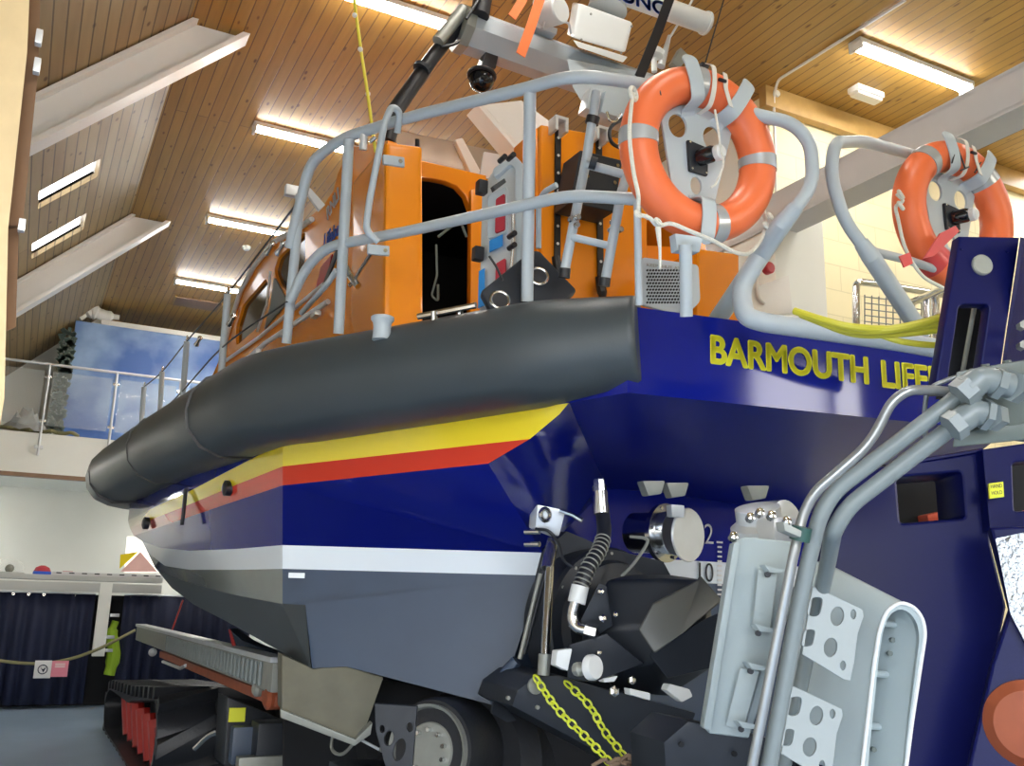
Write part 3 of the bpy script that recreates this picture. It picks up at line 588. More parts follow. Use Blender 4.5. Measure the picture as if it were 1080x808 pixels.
# hand loop bolted to the wheelhouse
hl = [at(399, 255, 4.62), at(386, 244, 4.6), at(389, 215, 4.6), at(406, 128, 4.62), at(413, 112, 4.64), at(422, 118, 4.68), at(419, 140, 4.72)]
rail('hand_rail', hl, .017, .07)
for q, d in (((399, 264), 4.62), ((415, 170), 4.66)):
    c = at(*q, d); MB().box(c, (.11, .02, .05), Matrix.Rotation(-.1, 3, 'Y')).build('rail_bracket', M['rail'], boat, bev=.006)
    MB().lathe(c+V((.03, -.012, 0)), (0, -1, 0), [(.01, 0), (.01, .008)]).build('bolt', M['steel'], boat)
# side stanchions towards the bow with guard wire
sd = [(240, 310, 232, 412, 6.4), (197, 360, 190, 455, 8.1), (171, 392, 167, 470, 9.2), (152, 408, 146, 490, 10.0)]
tops = []
for a, b, c, d, dd in sd:
    T1 = at(a, b, dd); tops.append(T1); rail('stanchion', [T1, at(c, d, dd+.05)], .024, 0)
    MB().torus(T1+V((0, 0, .02)), (1, 0, 0), .025, .008, seg=16, ps=6).build('wire_eye', M['steel'], boat)
wires = [at(318, 208, 5.12)]+tops
MB().sweep(catmull(wires, 6), .006, seg=6).build('guard_wire', M['darksteel'], boat)
MB().sweep(catmull([at(303, 318, 5.15)]+[at((a+c)/2-1, (b+d)/2+5, dd) for a, b, c, d, dd in sd], 6), .006, seg=6).build('guard_wire', M['darksteel'], boat)
for (a, b), d in (((296, 262), 5.4), ((285, 262), 5.6), ((209, 360), 7.5), ((244, 338), 6.2)):
    MB().lathe(at(a, b, d), (-.2, .8, -.6), [(.012, -.05), (.02, -.04), (.012, 0), (.02, .04), (.012, .05)], seg=10).build('turnbuckle', M['steel'], boat)
# low rail along the coach side (grey toe rail with feet)
MB().sweep([at(355, 285, 5.0), at(345, 300, 5.05), at(318, 330, 5.6)], .016, fillet=.05).build('hand_rail', M['rail'], boat)
MB().sweep([on_plan(346, 318, plan(.33)), on_plan(280, 362, plan(.35)), on_plan(232, 404, plan(.38))], .018).build('toe_rail', M['alu'], boat)
for a, b in ((333, 332), (300, 352), (271, 372), (247, 392)):
    c = on_plan(a, b, plan(.34)); MB().box(c, (.04, .12, .03)).build('rail_foot', M['alu'], boat, bev=.006)

# wheelhouse ---------------------------------------------------------
wo = V((1.62, 4.7, 3.5)); wn = V((-1, -.07, 0)).normalized()
wh = [(409, 148), (371, 156), (357, 184), (352, 203), (342, 218), (330, 229), (318, 240), (290, 252), (270, 278), (254, 305), (245, 335), (232, 380), (214, 420), (300, 375), (409, 352)]
def ws(p): return on_pl(*p, wo, wn)
win1 = rnd([(293, 272), (322, 244), (322, 275), (308, 312), (294, 300), (289, 286)], 4)
win2 = rnd([(256, 322), (281, 293), (285, 312), (272, 345), (249, 365), (249, 345)], 4)
side_w = plate('wheelhouse_side', M['orange'], boat, [wh, win1, win2], wo, wn, .06, smooth=0)
for w in (win1, win2):
    o_ = plate('window', M['blackgloss'], boat, [w], wo-wn*.025, wn, .02, smooth=0)
plate('side_glass', M['greyblock'], boat, [rnd([(285, 322), (289, 292), (303, 318), (278, 348)], 3)], wo+wn*.012, wn, .012, smooth=0)
for q_, r_ in (([(332, 232), (316, 243), (291, 256), (271, 281), (256, 308), (247, 336), (236, 376)], .02), ([(288, 287), (284, 322), (274, 350)], .010), ([(236, 384), (275, 357), (318, 322), (345, 300)], .014)):
    MB().sweep([ws(p_)+wn*.02 for p_ in q_], r_, seg=8).build('edge_trim', M['alu'], boat)
plate('marking_panel', M['redpaint'], boat, [[(350, 268), (338, 282), (331, 312), (343, 300)]], wo+wn*.012, wn, .01, smooth=0)
plate('door_seam', M['black'], boat, [[(355, 262), (352, 268), (340, 300), (343, 300), (354, 272)]], wo+wn*.02, wn, .01, smooth=0)
q0, q1 = ws((346, 252)), ws((363, 230))
lettering('lettering', 'Lifeboats', M['blueink'], boat, ws((343, 262))-wn*-.006, ws((367, 240))-wn*-.006, .10, wn, bold=.02)
lettering('lettering', 'RNLI', M['signwhite'], boat, ws((347, 232))-wn*-.006, ws((359, 210))-wn*-.006, .10, wn, bold=.02)
# roof and far side close the wheelhouse
roof_pts = [ws(p) for p in wh[1:13]]
mb = MB(); n = len(roof_pts); far = [V((3.85, p.y, p.z)) for p in roof_pts]
mb.add(roof_pts+far, [(i, i+1, n+i+1, n+i) for i in range(n-1)], 0)
o_ = mb.build('roof', M['orange'], boat, smooth=0)
md = o_.modifiers.new('s', 'SOLIDIFY'); md.thickness = .04; md.offset = 0
mb = MB(); mb.prism([V((3.85, p.y, p.z)) for p in [ws(q) for q in wh]], (.05, 0, 0)); mb.build('wheelhouse_side', M['orange'], boat, smooth=0)
# aft corner casing (rounded, bright face)
Y0 = 4.68
def y_(p, Y=Y0): return on_y(*p, Y)
mb = MB(); fc = [(407, 149), (446, 154), (447, 349), (405, 352)]
mb.prism([y_(p) for p in fc], (0, .6, 0)); mb.build('corner_casing', M['orange'], boat, bev=.035, bseg=4)
# aft bulkhead with doorway
door = rnd([(446, 190), (478, 186), (497, 205), (497, 345), (446, 345)], 16)
door = [(440, 187), (455, 188), (470, 191), (482, 196), (491, 206), (496, 220), (497, 240), (496, 352), (440, 352)]
plate('aft_bulkhead', M['orange'], boat, [[(432, 166), (513, 185), (512, 352), (432, 352)], door], (0, 4.95, 0), (0, -1, 0), .06, bev=.006)
plate('aft_bulkhead', M['orange'], boat, [[(512, 250), (740, 262), (740, 350), (512, 350)]], (0, 5.05, 0), (0, -1, 0), .06)
MB().box((2.3, 6.2, 3.5), (1.4, .05, 1.3)).box((1.75, 5.6, 3.5), (.03, 1.2, 1.3)).box((3.0, 5.6, 3.5), (.03, 1.2, 1.3)).box((2.35, 5.6, 4.14), (1.3, 1.2, .03)).build('cabin_shade_box', M['dark'], boat, smooth=0)  # near-black box puts the shade inside the doorway into the colour
MB().box((2.3, 5.6, 2.9), (1.3, 1.3, .05)).build('cabin_shade_floor', M['dark'], boat, smooth=0)  # floor of that box, in the same shade colour
# seat frame inside doorway
MB().sweep([at(462, 250, 5.3), at(485, 232, 5.35), at(492, 250, 5.35)], .008, fillet=.02, seg=8).build('grab_strap', M['greyblock'], boat)
MB().sweep([at(460, 258, 5.3), at(461, 290, 5.3), at(455, 312, 5.3), at(462, 318, 5.3), at(462, 300, 5.3)], .007, fillet=.02, seg=8).build('grab_strap', M['greyblock'], boat)
# door frame edge, deeper orange return
MB().prism([y_((497, 200), 4.9), y_((513, 190), 4.9), y_((512, 350), 4.9), y_((496, 350), 4.9)], (0, .04, 0)).build('door_jamb', M['orange'], boat, bev=.01)
# open aluminium door
dn = V((-.75, -.66, 0)).normalized(); dorg = at(528, 240, 4.75)
dl = rnd([(519, 180), (540, 165), (549, 172), (550, 330), (508, 338), (505, 330), (508, 200)], 9)
d_ = plate('aft_door', M['alu'], boat, [dl], dorg, dn, .05, bev=.008)
plate('door_rim', M['strapgrey'], d_, [rnd([(519, 178), (542, 163), (551, 172), (552, 328), (544, 330), (543, 178), (538, 173), (521, 188)], 4)], dorg+dn*.03, dn, .05, bev=.006)
plate('door_window', M['strapgrey'], d_, [rnd([(514, 206), (534, 196), (534, 245), (514, 252)], 3)], dorg+dn*.025, dn, .03, bev=.004)
plate('door_window', M['helm'], d_, [rnd([(523, 210), (532, 204), (532, 242), (522, 246)], 2)], dorg+dn*.045, dn, .012)
plate('door_window', M['helm'], d_, [rnd([(523, 278), (533, 272), (533, 300), (522, 305)], 2)], dorg+dn*.03, dn, .012)
plate('sticker', M['stickblue'], d_, [[(516, 254), (530, 247), (530, 259), (516, 266)]], dorg+dn*.03, dn, .006)
plate('sticker', M['stickblue'], d_, [[(505, 286), (511, 283), (511, 322), (504, 325)]], dorg+dn*.04, dn, .006)
plate('sticker', M['signwhite'], d_, [[(518, 312), (530, 305), (530, 322), (517, 328)]], dorg+dn*.03, dn, .006)
MB().prism([at(520, 196, 4.6), at(532, 188, 4.6), at(534, 192, 4.6), at(522, 201, 4.6)], (0, .03, 0)).build('door_closer', M['black'], d_)
for a, b in ((527, 170), (536, 168), (537, 262), (537, 250)): MB().lathe(at(a, b, 4.62), (0, -1, 0), [(.014, 0), (.014, .06)], seg=12).build('latch', M['black'], d_)
MB().sweep([at(541, 225, 4.6), at(541, 262, 4.6), at(537, 300, 4.6)], .008, seg=8).build('locking_rod', M['steel'], d_)
for a, b in ((508, 198), (504, 268)): MB().box(at(a, b, 4.72), (.05, .05, .07)).build('hinge', M['darksteel'], d_, bev=.008)
# upper steering position windscreen, smoked
sp = V((0, 6.3, 0))
plate('windscreen', M['tint'], boat, [[(418, 137), (555, 166), (556, 205), (418, 178)]], sp, (0, -1, 0), .015, smooth=0)
plate('windscreen_frame', M['alu'], boat, [[(511, 160), (556, 168), (556, 200), (506, 186)]], (0, 6.2, 0), (0, -1, 0), .02, smooth=0)
plate('windscreen_pillar', M['white_paint'], boat, [rnd([(480, 147), (488, 145), (510, 186), (497, 184)], 2)], (0, 6.25, 0), (0, -1, 0), .05, bev=.006)
MB().cyl(at(440, 147, 6.3), at(440, 155, 6.3), .015).build('stub_light', M['black'], boat)
# orange locker with ladder, straps and black box
mb = MB(); mb.prism([on_y(570, 131, 4.62), on_y(682, 150, 4.62), on_y(684, 348, 4.62), on_y(572, 346, 4.62)], (0, .35, 0)); mb.build('locker', M['orange'], boat, bev=.02, bseg=3)
mb = MB(); mb.prism([on_y(565, 135, 4.66), on_y(575, 132, 4.66), on_y(576, 346, 4.66), on_y(566, 346, 4.66)], (0, .3, 0)); mb.build('locker_edge', M['orange'], boat, bev=.015)
mb = MB(); mb.prism([on_y(736, 262, 4.2), on_y(780, 268, 4.2), on_y(780, 340, 4.2), on_y(736, 338, 4.2)], (0, .5, 0)); mb.build('locker', M['orange'], boat, bev=.02, bseg=3)
for (a0, b0, a1, b1) in ((589, 136, 588, 285), (632, 146, 634, 306)):
    s_ = MB().prism([on_y(a0-3, b0, 4.6), on_y(a0+3, b0, 4.6), on_y(a1+3, b1, 4.6), on_y(a1-3, b1, 4.6)], (0, .012, 0)).build('daisy_chain_strap', M['black'], boat, smooth=0)
    for i in range(8):
        t_ = (i+.5)/8; MB().lathe(on_y(a0+(a1-a0)*t_, b0+(b1-b0)*t_, 4.59), (0, -1, 0), [(.009, 0), (.009, .004)], seg=10).build('eyelet', M['offwhite'], s_)
    mb = MB(); c = on_y(a0, b0-3, 4.55)
    mb.box(c+V((-.035, 0, -.01)), (.02, .09, .08)); mb.box(c+V((.035, 0, -.01)), (.02, .09, .08)); mb.box(c+V((0, 0, .035)), (.09, .09, .02)); mb.build('strap_bracket', M['alu'], s_, bev=.003)
    MB().sweep([on_y(a1-2, b1-14, 4.56), on_y(a1+1, b1+2, 4.55), on_y(a1+2, b1+12, 4.56)], [.025, .03, .015], seg=8).build('strap_tail', M['black'], s_)
mb = MB(); mb.prism([on_y(612, 158, 4.38), on_y(657, 169, 4.38), on_y(648, 224, 4.38), on_y(602, 213, 4.38)], (.0, .2, 0)); bb = mb.build('battery_box', M['darksteel'], boat, bev=.012, bseg=3)
for q in ((655, 185), (651, 175), (648, 193), (619, 186), (620, 168)): MB().lathe(on_y(*q, 4.375), (0, -1, 0), [(.012, 0), (.012, .008)], seg=12).build('screw', M['steel'], bb)
# boarding ladder
ld = []
rail('ladder_stile', [at(629, 97, 4.35), at(619, 165, 4.3), at(595, 288, 4.25)], .022, 0); rail('ladder_stile', [at(661, 185, 4.2), at(655, 205, 4.2), at(638, 298, 4.2)], .022, 0)
rail('ladder_rung', [at(618, 173, 4.25), at(658, 184, 4.2)], .02, 0); rail('ladder_rung', [at(603, 250, 4.25), at(646, 260, 4.2)], .017, 0)
MB().cyl(at(622, 171, 4.2), at(629, 173, 4.2), .028).build('ladder_joint', M['darksteel'], boat); MB().cyl(at(626, 123, 4.33), at(624, 131, 4.33), .032).build('clamp', M['black'], boat)
MB().cyl(at(596, 283, 4.25), at(595, 293, 4.25), .026).build('ladder_foot', M['black'], boat); MB().cyl(at(638, 293, 4.2), at(637, 302, 4.2), .026).build('ladder_foot', M['black'], boat)
for a, b in ((601, 232), (607, 238), (608, 230), (645, 235), (643, 243), (650, 236), (653, 243)): MB().lathe(at(a, b, 4.22), (0, -1, 0), [(.013, 0), (.013, .02)], seg=10).build('bolt', M['steel'], boat)
rail('hand_rail', [at(587, 195, 4.4), at(573, 203, 4.45), at(568, 215, 4.5), at(568, 262, 4.5)], .014, .05)
# perforated step with stern legend
hs = [ell(683+x*3.1+(1.5 if y % 2 else 0), 285+y*3.4, 1.0, 1.1, 8) for y in range(11) for x in range(15)]
plate('perforated_step', M['strapgrey'], boat, [rnd([(677, 271), (737, 279), (739, 318), (727, 330), (705, 329), (676, 321)], 5)], (0, 3.42, 0), (0, -1, 0), .02, bev=.004)
mb = MB()
for hlp in hs: mb.prism([on_y(a, b, 3.416) for a, b in hlp], (0, .004, 0))
mb.build('perforation', M['dark'], bpy.data.objects['perforated_step'], smooth=0)
lettering('lettering', 'KEEP SHUT AT SEA', M['galv'], bpy.data.objects['perforated_step'], on_y(682, 281, 3.412), on_y(728, 286, 3.412), .014, (0, -1, 0), bold=.0, depth=.002)
# folded black ramp plate on deck with two round vents
rn = V((-.25, -.95, .18)).normalized(); ro = at(555, 300, 4.35)
o_ = plate('folding_panel', M['darksteel'], boat, [rnd([(507, 307), (560, 264), (569, 264), (609, 306), (575, 335), (521, 332)], 4)], ro, rn, .05, bev=.01)
for a, b in ((568, 292), (527, 317)):
    c = on_pl(a, b, ro, rn); MB().torus(c+rn*.004, rn, .042, .008, seg=28, ps=8).build('vent_ring', M['steel'], o_); MB().lathe(c, rn, [(.036, .0), (.036, .006)]).build('vent_cover', M['black'], o_)
MB().sweep([at(516, 270, 4.3), at(524, 282, 4.3), at(530, 296, 4.3)], .006, seg=6, fillet=.02).build('cord_loop', M['black'], o_)
# small aluminium rail in the doorway, vent mushroom
mb = MB(); mb.sweep([at(441, 334, 4.5), at(502, 322, 4.4)], .016, seg=8); 
o_ = mb.build('threshold_rail', M['steel'], boat)
for a in (458, 485): MB().cyl(at(a, 332-(a-441)*.2, 4.46), at(a, 352-(a-441)*.2, 4.46), .016, seg=10).build('rail_leg', M['steel'], o_)
c = at(403, 346, 4.55); MB().lathe(c+V((0, 0, -.06)), (0, 0, 1), [(.045, 0), (.042, .06), (.045, .085), (.056, .10), (.056, .112), (.05, .116)]).build('deck_vent', M['rail'], boat)
MB().sweep([at(394, 264, 4.7), at(372, 298, 5.2), at(368, 302, 5.2)], .012, seg=8).build('door_catch', M['steel'], boat)
MB().sweep([at(360, 272, 5.1), at(369, 290, 5.15), at(378, 302, 5.1)], .02, seg=8).build('door_catch', M['steel'], boat)
# wiper / windscreen blade on the wheelhouse brow
MB().prism([at(322, 200, 5.9), at(327, 198, 5.9), at(343, 216, 5.9), at(337, 222, 5.9)], (0, .03, 0)).build('wiper_arm', M['alu'], boat); MB().box(at(309, 202, 5.9), (.1, .05, .07)).build('wiper_motor', M['alu'], boat, bev=.01)

# mast arm, radar and aerials ---------------------------------------
Ym = 4.95
def ym(a, b, Y=Ym): return on_y(a, b, Y)
oc = [(.38, 1), (1, .38), (1, -.38), (.38, -1), (-.38, -1), (-1, -.38), (-1, .38), (-.38, 1)]
ma = MB().sweep([ym(487, 31), ym(600, 72), ym(705, 107)], .135, prof=oc, up=(0, 0, 1)).build('mast_arm', M['rail'], boat, bev=.008)
MB().sweep([ym(484, 30), ym(493, 34)], .145, prof=oc, up=(0, 0, 1)).build('end_plate', M['galv'], ma)
MB().prism([ym(598, 62, 4.75), ym(690, 80, 4.75), ym(696, 128, 4.75), ym(622, 122, 4.75), ym(604, 92, 4.75)], ray(650, 100)*.28).build('mast_bracket', M['rail'], ma, bev=.01)
MB().prism([ym(624, 92, 4.5), ym(636, 94, 4.5), ym(630, 118, 4.5), ym(618, 114, 4.5)], (0, .1, 0)).build('ladder_socket', M['rail'], ma, bev=.006)
MB().prism([ym(639, 95, 4.5), ym(668, 100, 4.5), ym(668, 128, 4.5), ym(634, 118, 4.5)], (0, .16, 0)).build('cleat_block', M['rail'], ma, bev=.012)
MB().sweep([ym(640, 118, 4.45), ym(643, 128, 4.45), ym(650, 128, 4.45), ym(655, 120, 4.45)], .008, fillet=.03, seg=8).build('shackle', M['steel'], ma)
MB().sweep(catmull([ym(658, 124, 4.5), ym(644, 135, 4.5), ym(645, 150, 4.5), ym(658, 158, 4.5)], 6), .012, seg=8).build('hose_loop', M['black'], ma)
# radar
R3 = Matrix.Rotation(.0, 3, 'Z')
rad = MB(); rad.prism([ym(610, 3, 4.72), ym(668, 24, 4.72), ym(660, 56, 4.72), ym(604, 40, 4.72)], ray(640, 30)*.3+V((-.06, 0, 0))); ro_ = rad.build('radar_housing', M['offwhite'], boat, bev=.03, bseg=4)
MB().prism([ym(604, 42, 4.70), ym(662, 60, 4.70), ym(657, 66, 4.70), ym(610, 50, 4.70)], ray(640, 55)*.25).build('radar_base', M['offwhite'], ro_, bev=.008)
for a, b in ((623, 15), (666, 28), (613, 42), (655, 56)): MB().lathe(ym(a, b, 4.71), (0, -1, 0), [(.008, 0), (.008, .006)], seg=10).build('screw', M['galv'], ro_)
MB().lathe(ym(640, 12, 4.9), (.1, 0, 1), [(.14, 0), (.12, .1), (.10, .16)]).build('turning_neck', M['offwhite'], ro_)
sa, sb = ym(560, -42, 4.8), ym(743, 24, 4.8)
sc_ = MB().sweep([sa, sb], .075, seg=20).build('radar_scanner', M['offwhite'], boat)
MB().sweep([sb, sb+(sb-sa).normalized()*.02], .085, seg=20).build('scanner_cap', M['offwhite'], sc_)
sdn = (sb-sa).normalized(); fn = V((0, -1, .0)); fn = (fn-sdn*fn.dot(sdn)).normalized(); lup = fn.cross(sdn)
lp0 = on_y(614, -14, 4.72); lp1 = on_y(704, 19, 4.72)
lettering('lettering', 'FURUNO', M['blueink'], sc_, lp0, lp0+sdn*((lp1-lp0).length), .10, fn, bold=.03, depth=.003)
# lamps on the arm
fl = MB().lathe(ym(587, 12, 4.7), (.35, -1, -.1), [(.075, -.12), (.085, 0), (.085, .03), (.078, .04)]).build('floodlight', M['offwhite'], boat)
for i in range(8):
    pass
MB().sweep([ym(572, 30, 4.75), ym(575, 20, 4.75), ym(600, 24, 4.7), ym(602, 36, 4.75)], .008, fillet=.02, seg=8).build('light_bracket', M['alu'], fl)
MB().box(ym(571, 12, 4.85), (.09, .09, .18)).build('light_fins', M['alu'], fl, bev=.01)
MB().prism([ym(565, 22, 4.8), ym(588, 30, 4.8), ym(587, 36, 4.8), ym(564, 28, 4.8)], (0, .08, 0)).build('light_base', M['alu'], fl)
# camera below the arm
cm = MB().prism([ym(514, 48, 4.9), ym(527, 52, 4.9), ym(523, 72, 4.9), ym(508, 70, 4.9)], (0, .1, 0)).build('camera_stem', M['black'], boat, bev=.006)
MB().ball(ym(508, 84, 4.95), .082, seg=18).build('camera_dome', M['blackgloss'], cm); MB().torus(ym(508, 80, 4.95), (.1, .1, 1), .082, .014, seg=30, ps=8).build('dome_collar', M['black'], cm)
# black mast tube to the upper left plus grey sleeve
MB().sweep([ym(490, 18), ym(455, 62), ym(416, 118), ym(408, 150)], [.045, .045, .05, .05], seg=14).build('aerial_tube', M['black'], boat)
MB().sweep([ym(489, 10, 4.9), ym(462, 44, 4.9)], .04, seg=14).build('tube_sleeve', M['galv'], boat)
MB().cyl(ym(446, 71, 4.93), ym(444, 74, 4.93), .055).build('tube_collar', M['darksteel'], boat)
MB().sweep(catmull([ym(487, 42, 4.9), ym(478, 47, 4.9), ym(465, 50, 4.9)], 5), .01, seg=8).build('cable', M['black'], boat)
MB().sweep([ym(512, -20, 4.8), ym(506, 17, 4.8)], .06, seg=14).build('antenna_base', M['black'], boat)
MB().sweep([ym(517, -20, 4.75), ym(492, 20, 4.75)], .01, seg=8).build('cable', M['black'], boat)
# nav light and whip on the right of the arm
nb = MB().sweep([ym(697, 70, 4.9), ym(706, 38, 4.9)], [.03, .014], seg=10).build('aerial_foot', M['alu'], boat); MB().cyl(ym(705, 42, 4.9), ym(739, -14, 4.9), .009, seg=8).build('whip_aerial', M['offwhite'], boat)
MB().prism([ym(709, 66, 4.9), ym(718, 50, 4.9), ym(728, 60, 4.9), ym(716, 72, 4.9)], (0, .05, 0)).build('aerial_bracket', M['galv'], boat)
MB().lathe(ym(690, 62, 4.8), (0, 0, 1), [(.02, -.1), (.02, 0), (.06, .02), (.07, .05), (.05, .07)]).build('satellite_puck', M['offwhite'], boat)
# wire running down on the right
MB().cyl(ym(765, -6, 4.7), ym(744, 66, 4.7), .006, seg=6).build('halyard', M['black'], boat); MB().box(ym(742, 70, 4.7), (.06, .05, .03)).build('halyard_clip', M['black'], boat, bev=.004)
# web between arm and wheelhouse: lashing straps (own things)
def ribbon(label, name, m, pix, Y, w, cat='strap', group=None):
    t = thing(name, label, cat, ym(*pix[0], Y), group); pts = [ym(a, b, Y) for a, b in pix]
    MB().sweep(pts, 1, prof=[(-w, -.003), (w, -.003), (w, .003), (-w, .003)], up=(0, -1, 0)).build('webbing', M[m], t, smooth=0)
ribbon('bright orange ribbon wrapped over the grey mast arm, hanging to its lower edge', 'orange_ribbon', 'ribbon', [(573, -12), (560, 28), (549, 58)], 4.65, .032)
ribbon('bright orange ribbon crossing at the top edge, the shorter left one', 'orange_ribbon', 'ribbon', [(558, -14), (550, 2), (540, 18)], 4.72, .028)
ribbon('black lashing strap running from the top edge down beside the radar scanner', 'lashing_strap', 'black', [(710, -12), (695, 30), (674, 82)], 4.3, .032)
t = thing('yellow_string', 'thin yellow pull string hanging from above onto the rail corner', 'string', at(373, 0, 5.2))
ysn = [at(371, -20, 5.2), at(381, 55, 5.15), at(388, 100, 5.1), at(396, 160, 5.0)]
MB().sweep(ysn, .009, seg=6).build('string', M['yellowstring'], t)
for a, b in ((374, 16), (380, 52), (388, 99)): MB().ball(at(a, b, 5.14), .014, seg=8).build('knot', M['white_paint'], t)
MB().cyl(at(384, 134, 4.86), at(383, 158, 4.86), .02).build('rope_cleat', M['alu'], boat); MB().cyl(at(390, 150, 4.86), at(396, 145, 4.86), .012).build('rope_cleat', M['steel'], boat)

# ------------------------------------------------------------------ lifebuoys and their holders
def buoy(px, py, Y, label, taped):
    c = on_y(px, py, Y); n = V((-.05, -1, -.07)).normalized()
    t = thing('lifebuoy', label, 'lifebuoy', c, 'lifebuoys on the stern rails')
    R, r = .302, .079
    ring = MB().torus(c, n, R, r, seg=96, ps=24); ring.build('ring', M['buoy'], t, smooth=60)
    for a in ((-7, 86, 166, 270) if not taped else (42, 128, 215, 320)):
        q = math.radians(a); MB().torus(c, n, R, r+.0035, a0=q-.09, a1=q+.09, seg=8, ps=24).build('reflective_band', M['tape'], t, smooth=60)
    up = V((0, 0, 1)); up = (up-n*up.dot(n)).normalized(); w = up.cross(n)
    def pt(deg, rad, off=0): a = math.radians(deg); return c+(up*math.cos(a)+w*math.sin(a))*rad+n*off
    return t, c, n, pt
bt, bc, bn, bpt = buoy(738, 163, 2.93, 'orange lifebuoy in front, hung on the port stern rail above the boat name', False)
bt2, bc2, bn2, bpt2 = buoy(1006, 227, 2.95, 'smaller looking orange lifebuoy at right with red tape, behind the navy upright', True)
for sgn in (1,):
    pass
def ab(x, y, d): return on_y(x, y, 2.93-.095-(3.55-d))
def ab2(x, y, d): return on_y(x, y, 2.95-.10-(4.33-d)*.6)
# grab ropes
w1 = [bpt(-62, .40, .02), bpt(-70, .405, .07), bpt(-80, .40, .11), bpt(-95, .375, .12), bpt(-110, .37, .12), bpt(-122, .40, .11)]
MB().sweep(catmull([ab(668, 97, 3.62), ab(665, 120, 3.56), ab(664, 145, 3.55), ab(668, 180, 3.55), ab(673, 205, 3.55), ab(673, 222, 3.58)], 8), .0085, seg=8).build('grab_rope', M['rope'], bt)
MB().sweep(catmull([ab(673, 226, 3.58), ab(685, 230, 3.55), ab(694, 238, 3.54), ab(708, 236, 3.53), ab(728, 244, 3.5), ab(752, 254, 3.48), ab(775, 266, 3.5), ab(790, 267, 3.55), ab(803, 252, 3.6), ab(807, 236, 3.64), ab(806, 222, 3.68)], 8), .0085, seg=8).build('grab_rope', M['rope'], bt)
MB().torus(ab(668, 99, 3.6), (.5, -1, 0), .026, .009, seg=24, ps=8).build('rope_knot', M['rope'], bt)
for a, b, d in ((673, 226, 3.57), (694, 234, 3.53), (812, 228, 3.62), (808, 238, 3.6)):
    MB().torus(ab(a, b, d), (.3, -1, .5), .012, .009, seg=14, ps=8).build('rope_knot', M['rope'], bt)
MB().sweep([ab(694, 240, 3.53), ab(696, 262, 3.53), ab(696, 284, 3.53)], [.012, .006, .005], seg=8).build('lanyard_pin', M['rope'], bt)
MB().sweep(catmull([ab(754, 116, 3.5), ab(758, 140, 3.48), ab(760, 158, 3.5), ab(763, 172, 3.52), ab(756, 192, 3.55), ab(750, 198, 3.56)], 6), .005, seg=6).build('lanyard', M['rope'], bt)
# grab rope of the second buoy
MB().sweep(catmull([ab2(946, 205, 4.35), ab2(952, 212, 4.3), ab2(945, 218, 4.33), ab2(947, 230, 4.33), ab2(955, 262, 4.35), ab2(972, 290, 4.35), ab2(995, 304, 4.4)], 8), .0085, seg=8).build('grab_rope', M['rope'], bt2)
for a, b in ((950, 205), (950, 217)): MB().torus(ab2(a, b, 4.28), (.5, -1, .5), .018, .009, seg=14, ps=8).build('rope_knot', M['rope'], bt2)
for a0, a1 in ((128, 150), (205, 222)):
    MB().torus(bc2, bn2, .302, .083, a0=math.radians(a0), a1=math.radians(a1), seg=10, ps=24).build('red_tape', M['redtape'], bt2, smooth=60)
MB().prism([ab2(992, 246, 4.3), ab2(1008, 238, 4.3), ab2(1012, 244, 4.3), ab2(985, 270, 4.3), ab2(975, 272, 4.3)], (0, .01, 0)).build('red_tape', M['redtape'], bt2, smooth=0)
MB().prism([ab2(949, 270, 4.2), ab2(960, 266, 4.2), ab2(963, 278, 4.2), ab2(954, 282, 4.2)], (0, .008, 0)).build('red_tape', M['redtape'], bt2, smooth=0)
for a, b, c, d in ((1009, 153, 1004, 172), (1009, 153, 1018, 178), (1013, 180, 1022, 176), (1035, 170, 1028, 182)):
    MB().cyl(ab2(a, b, 4.33), ab2(c, d, 4.33), .004, seg=6).build('marker_stroke', M['black'], bt2)
MB().sweep(catmull([ab(693, 93, 3.585), ab(696, 96, 3.57), ab(697, 100, 3.565)], 4), .003, seg=6).build('scuff_mark', M['black'], bt)
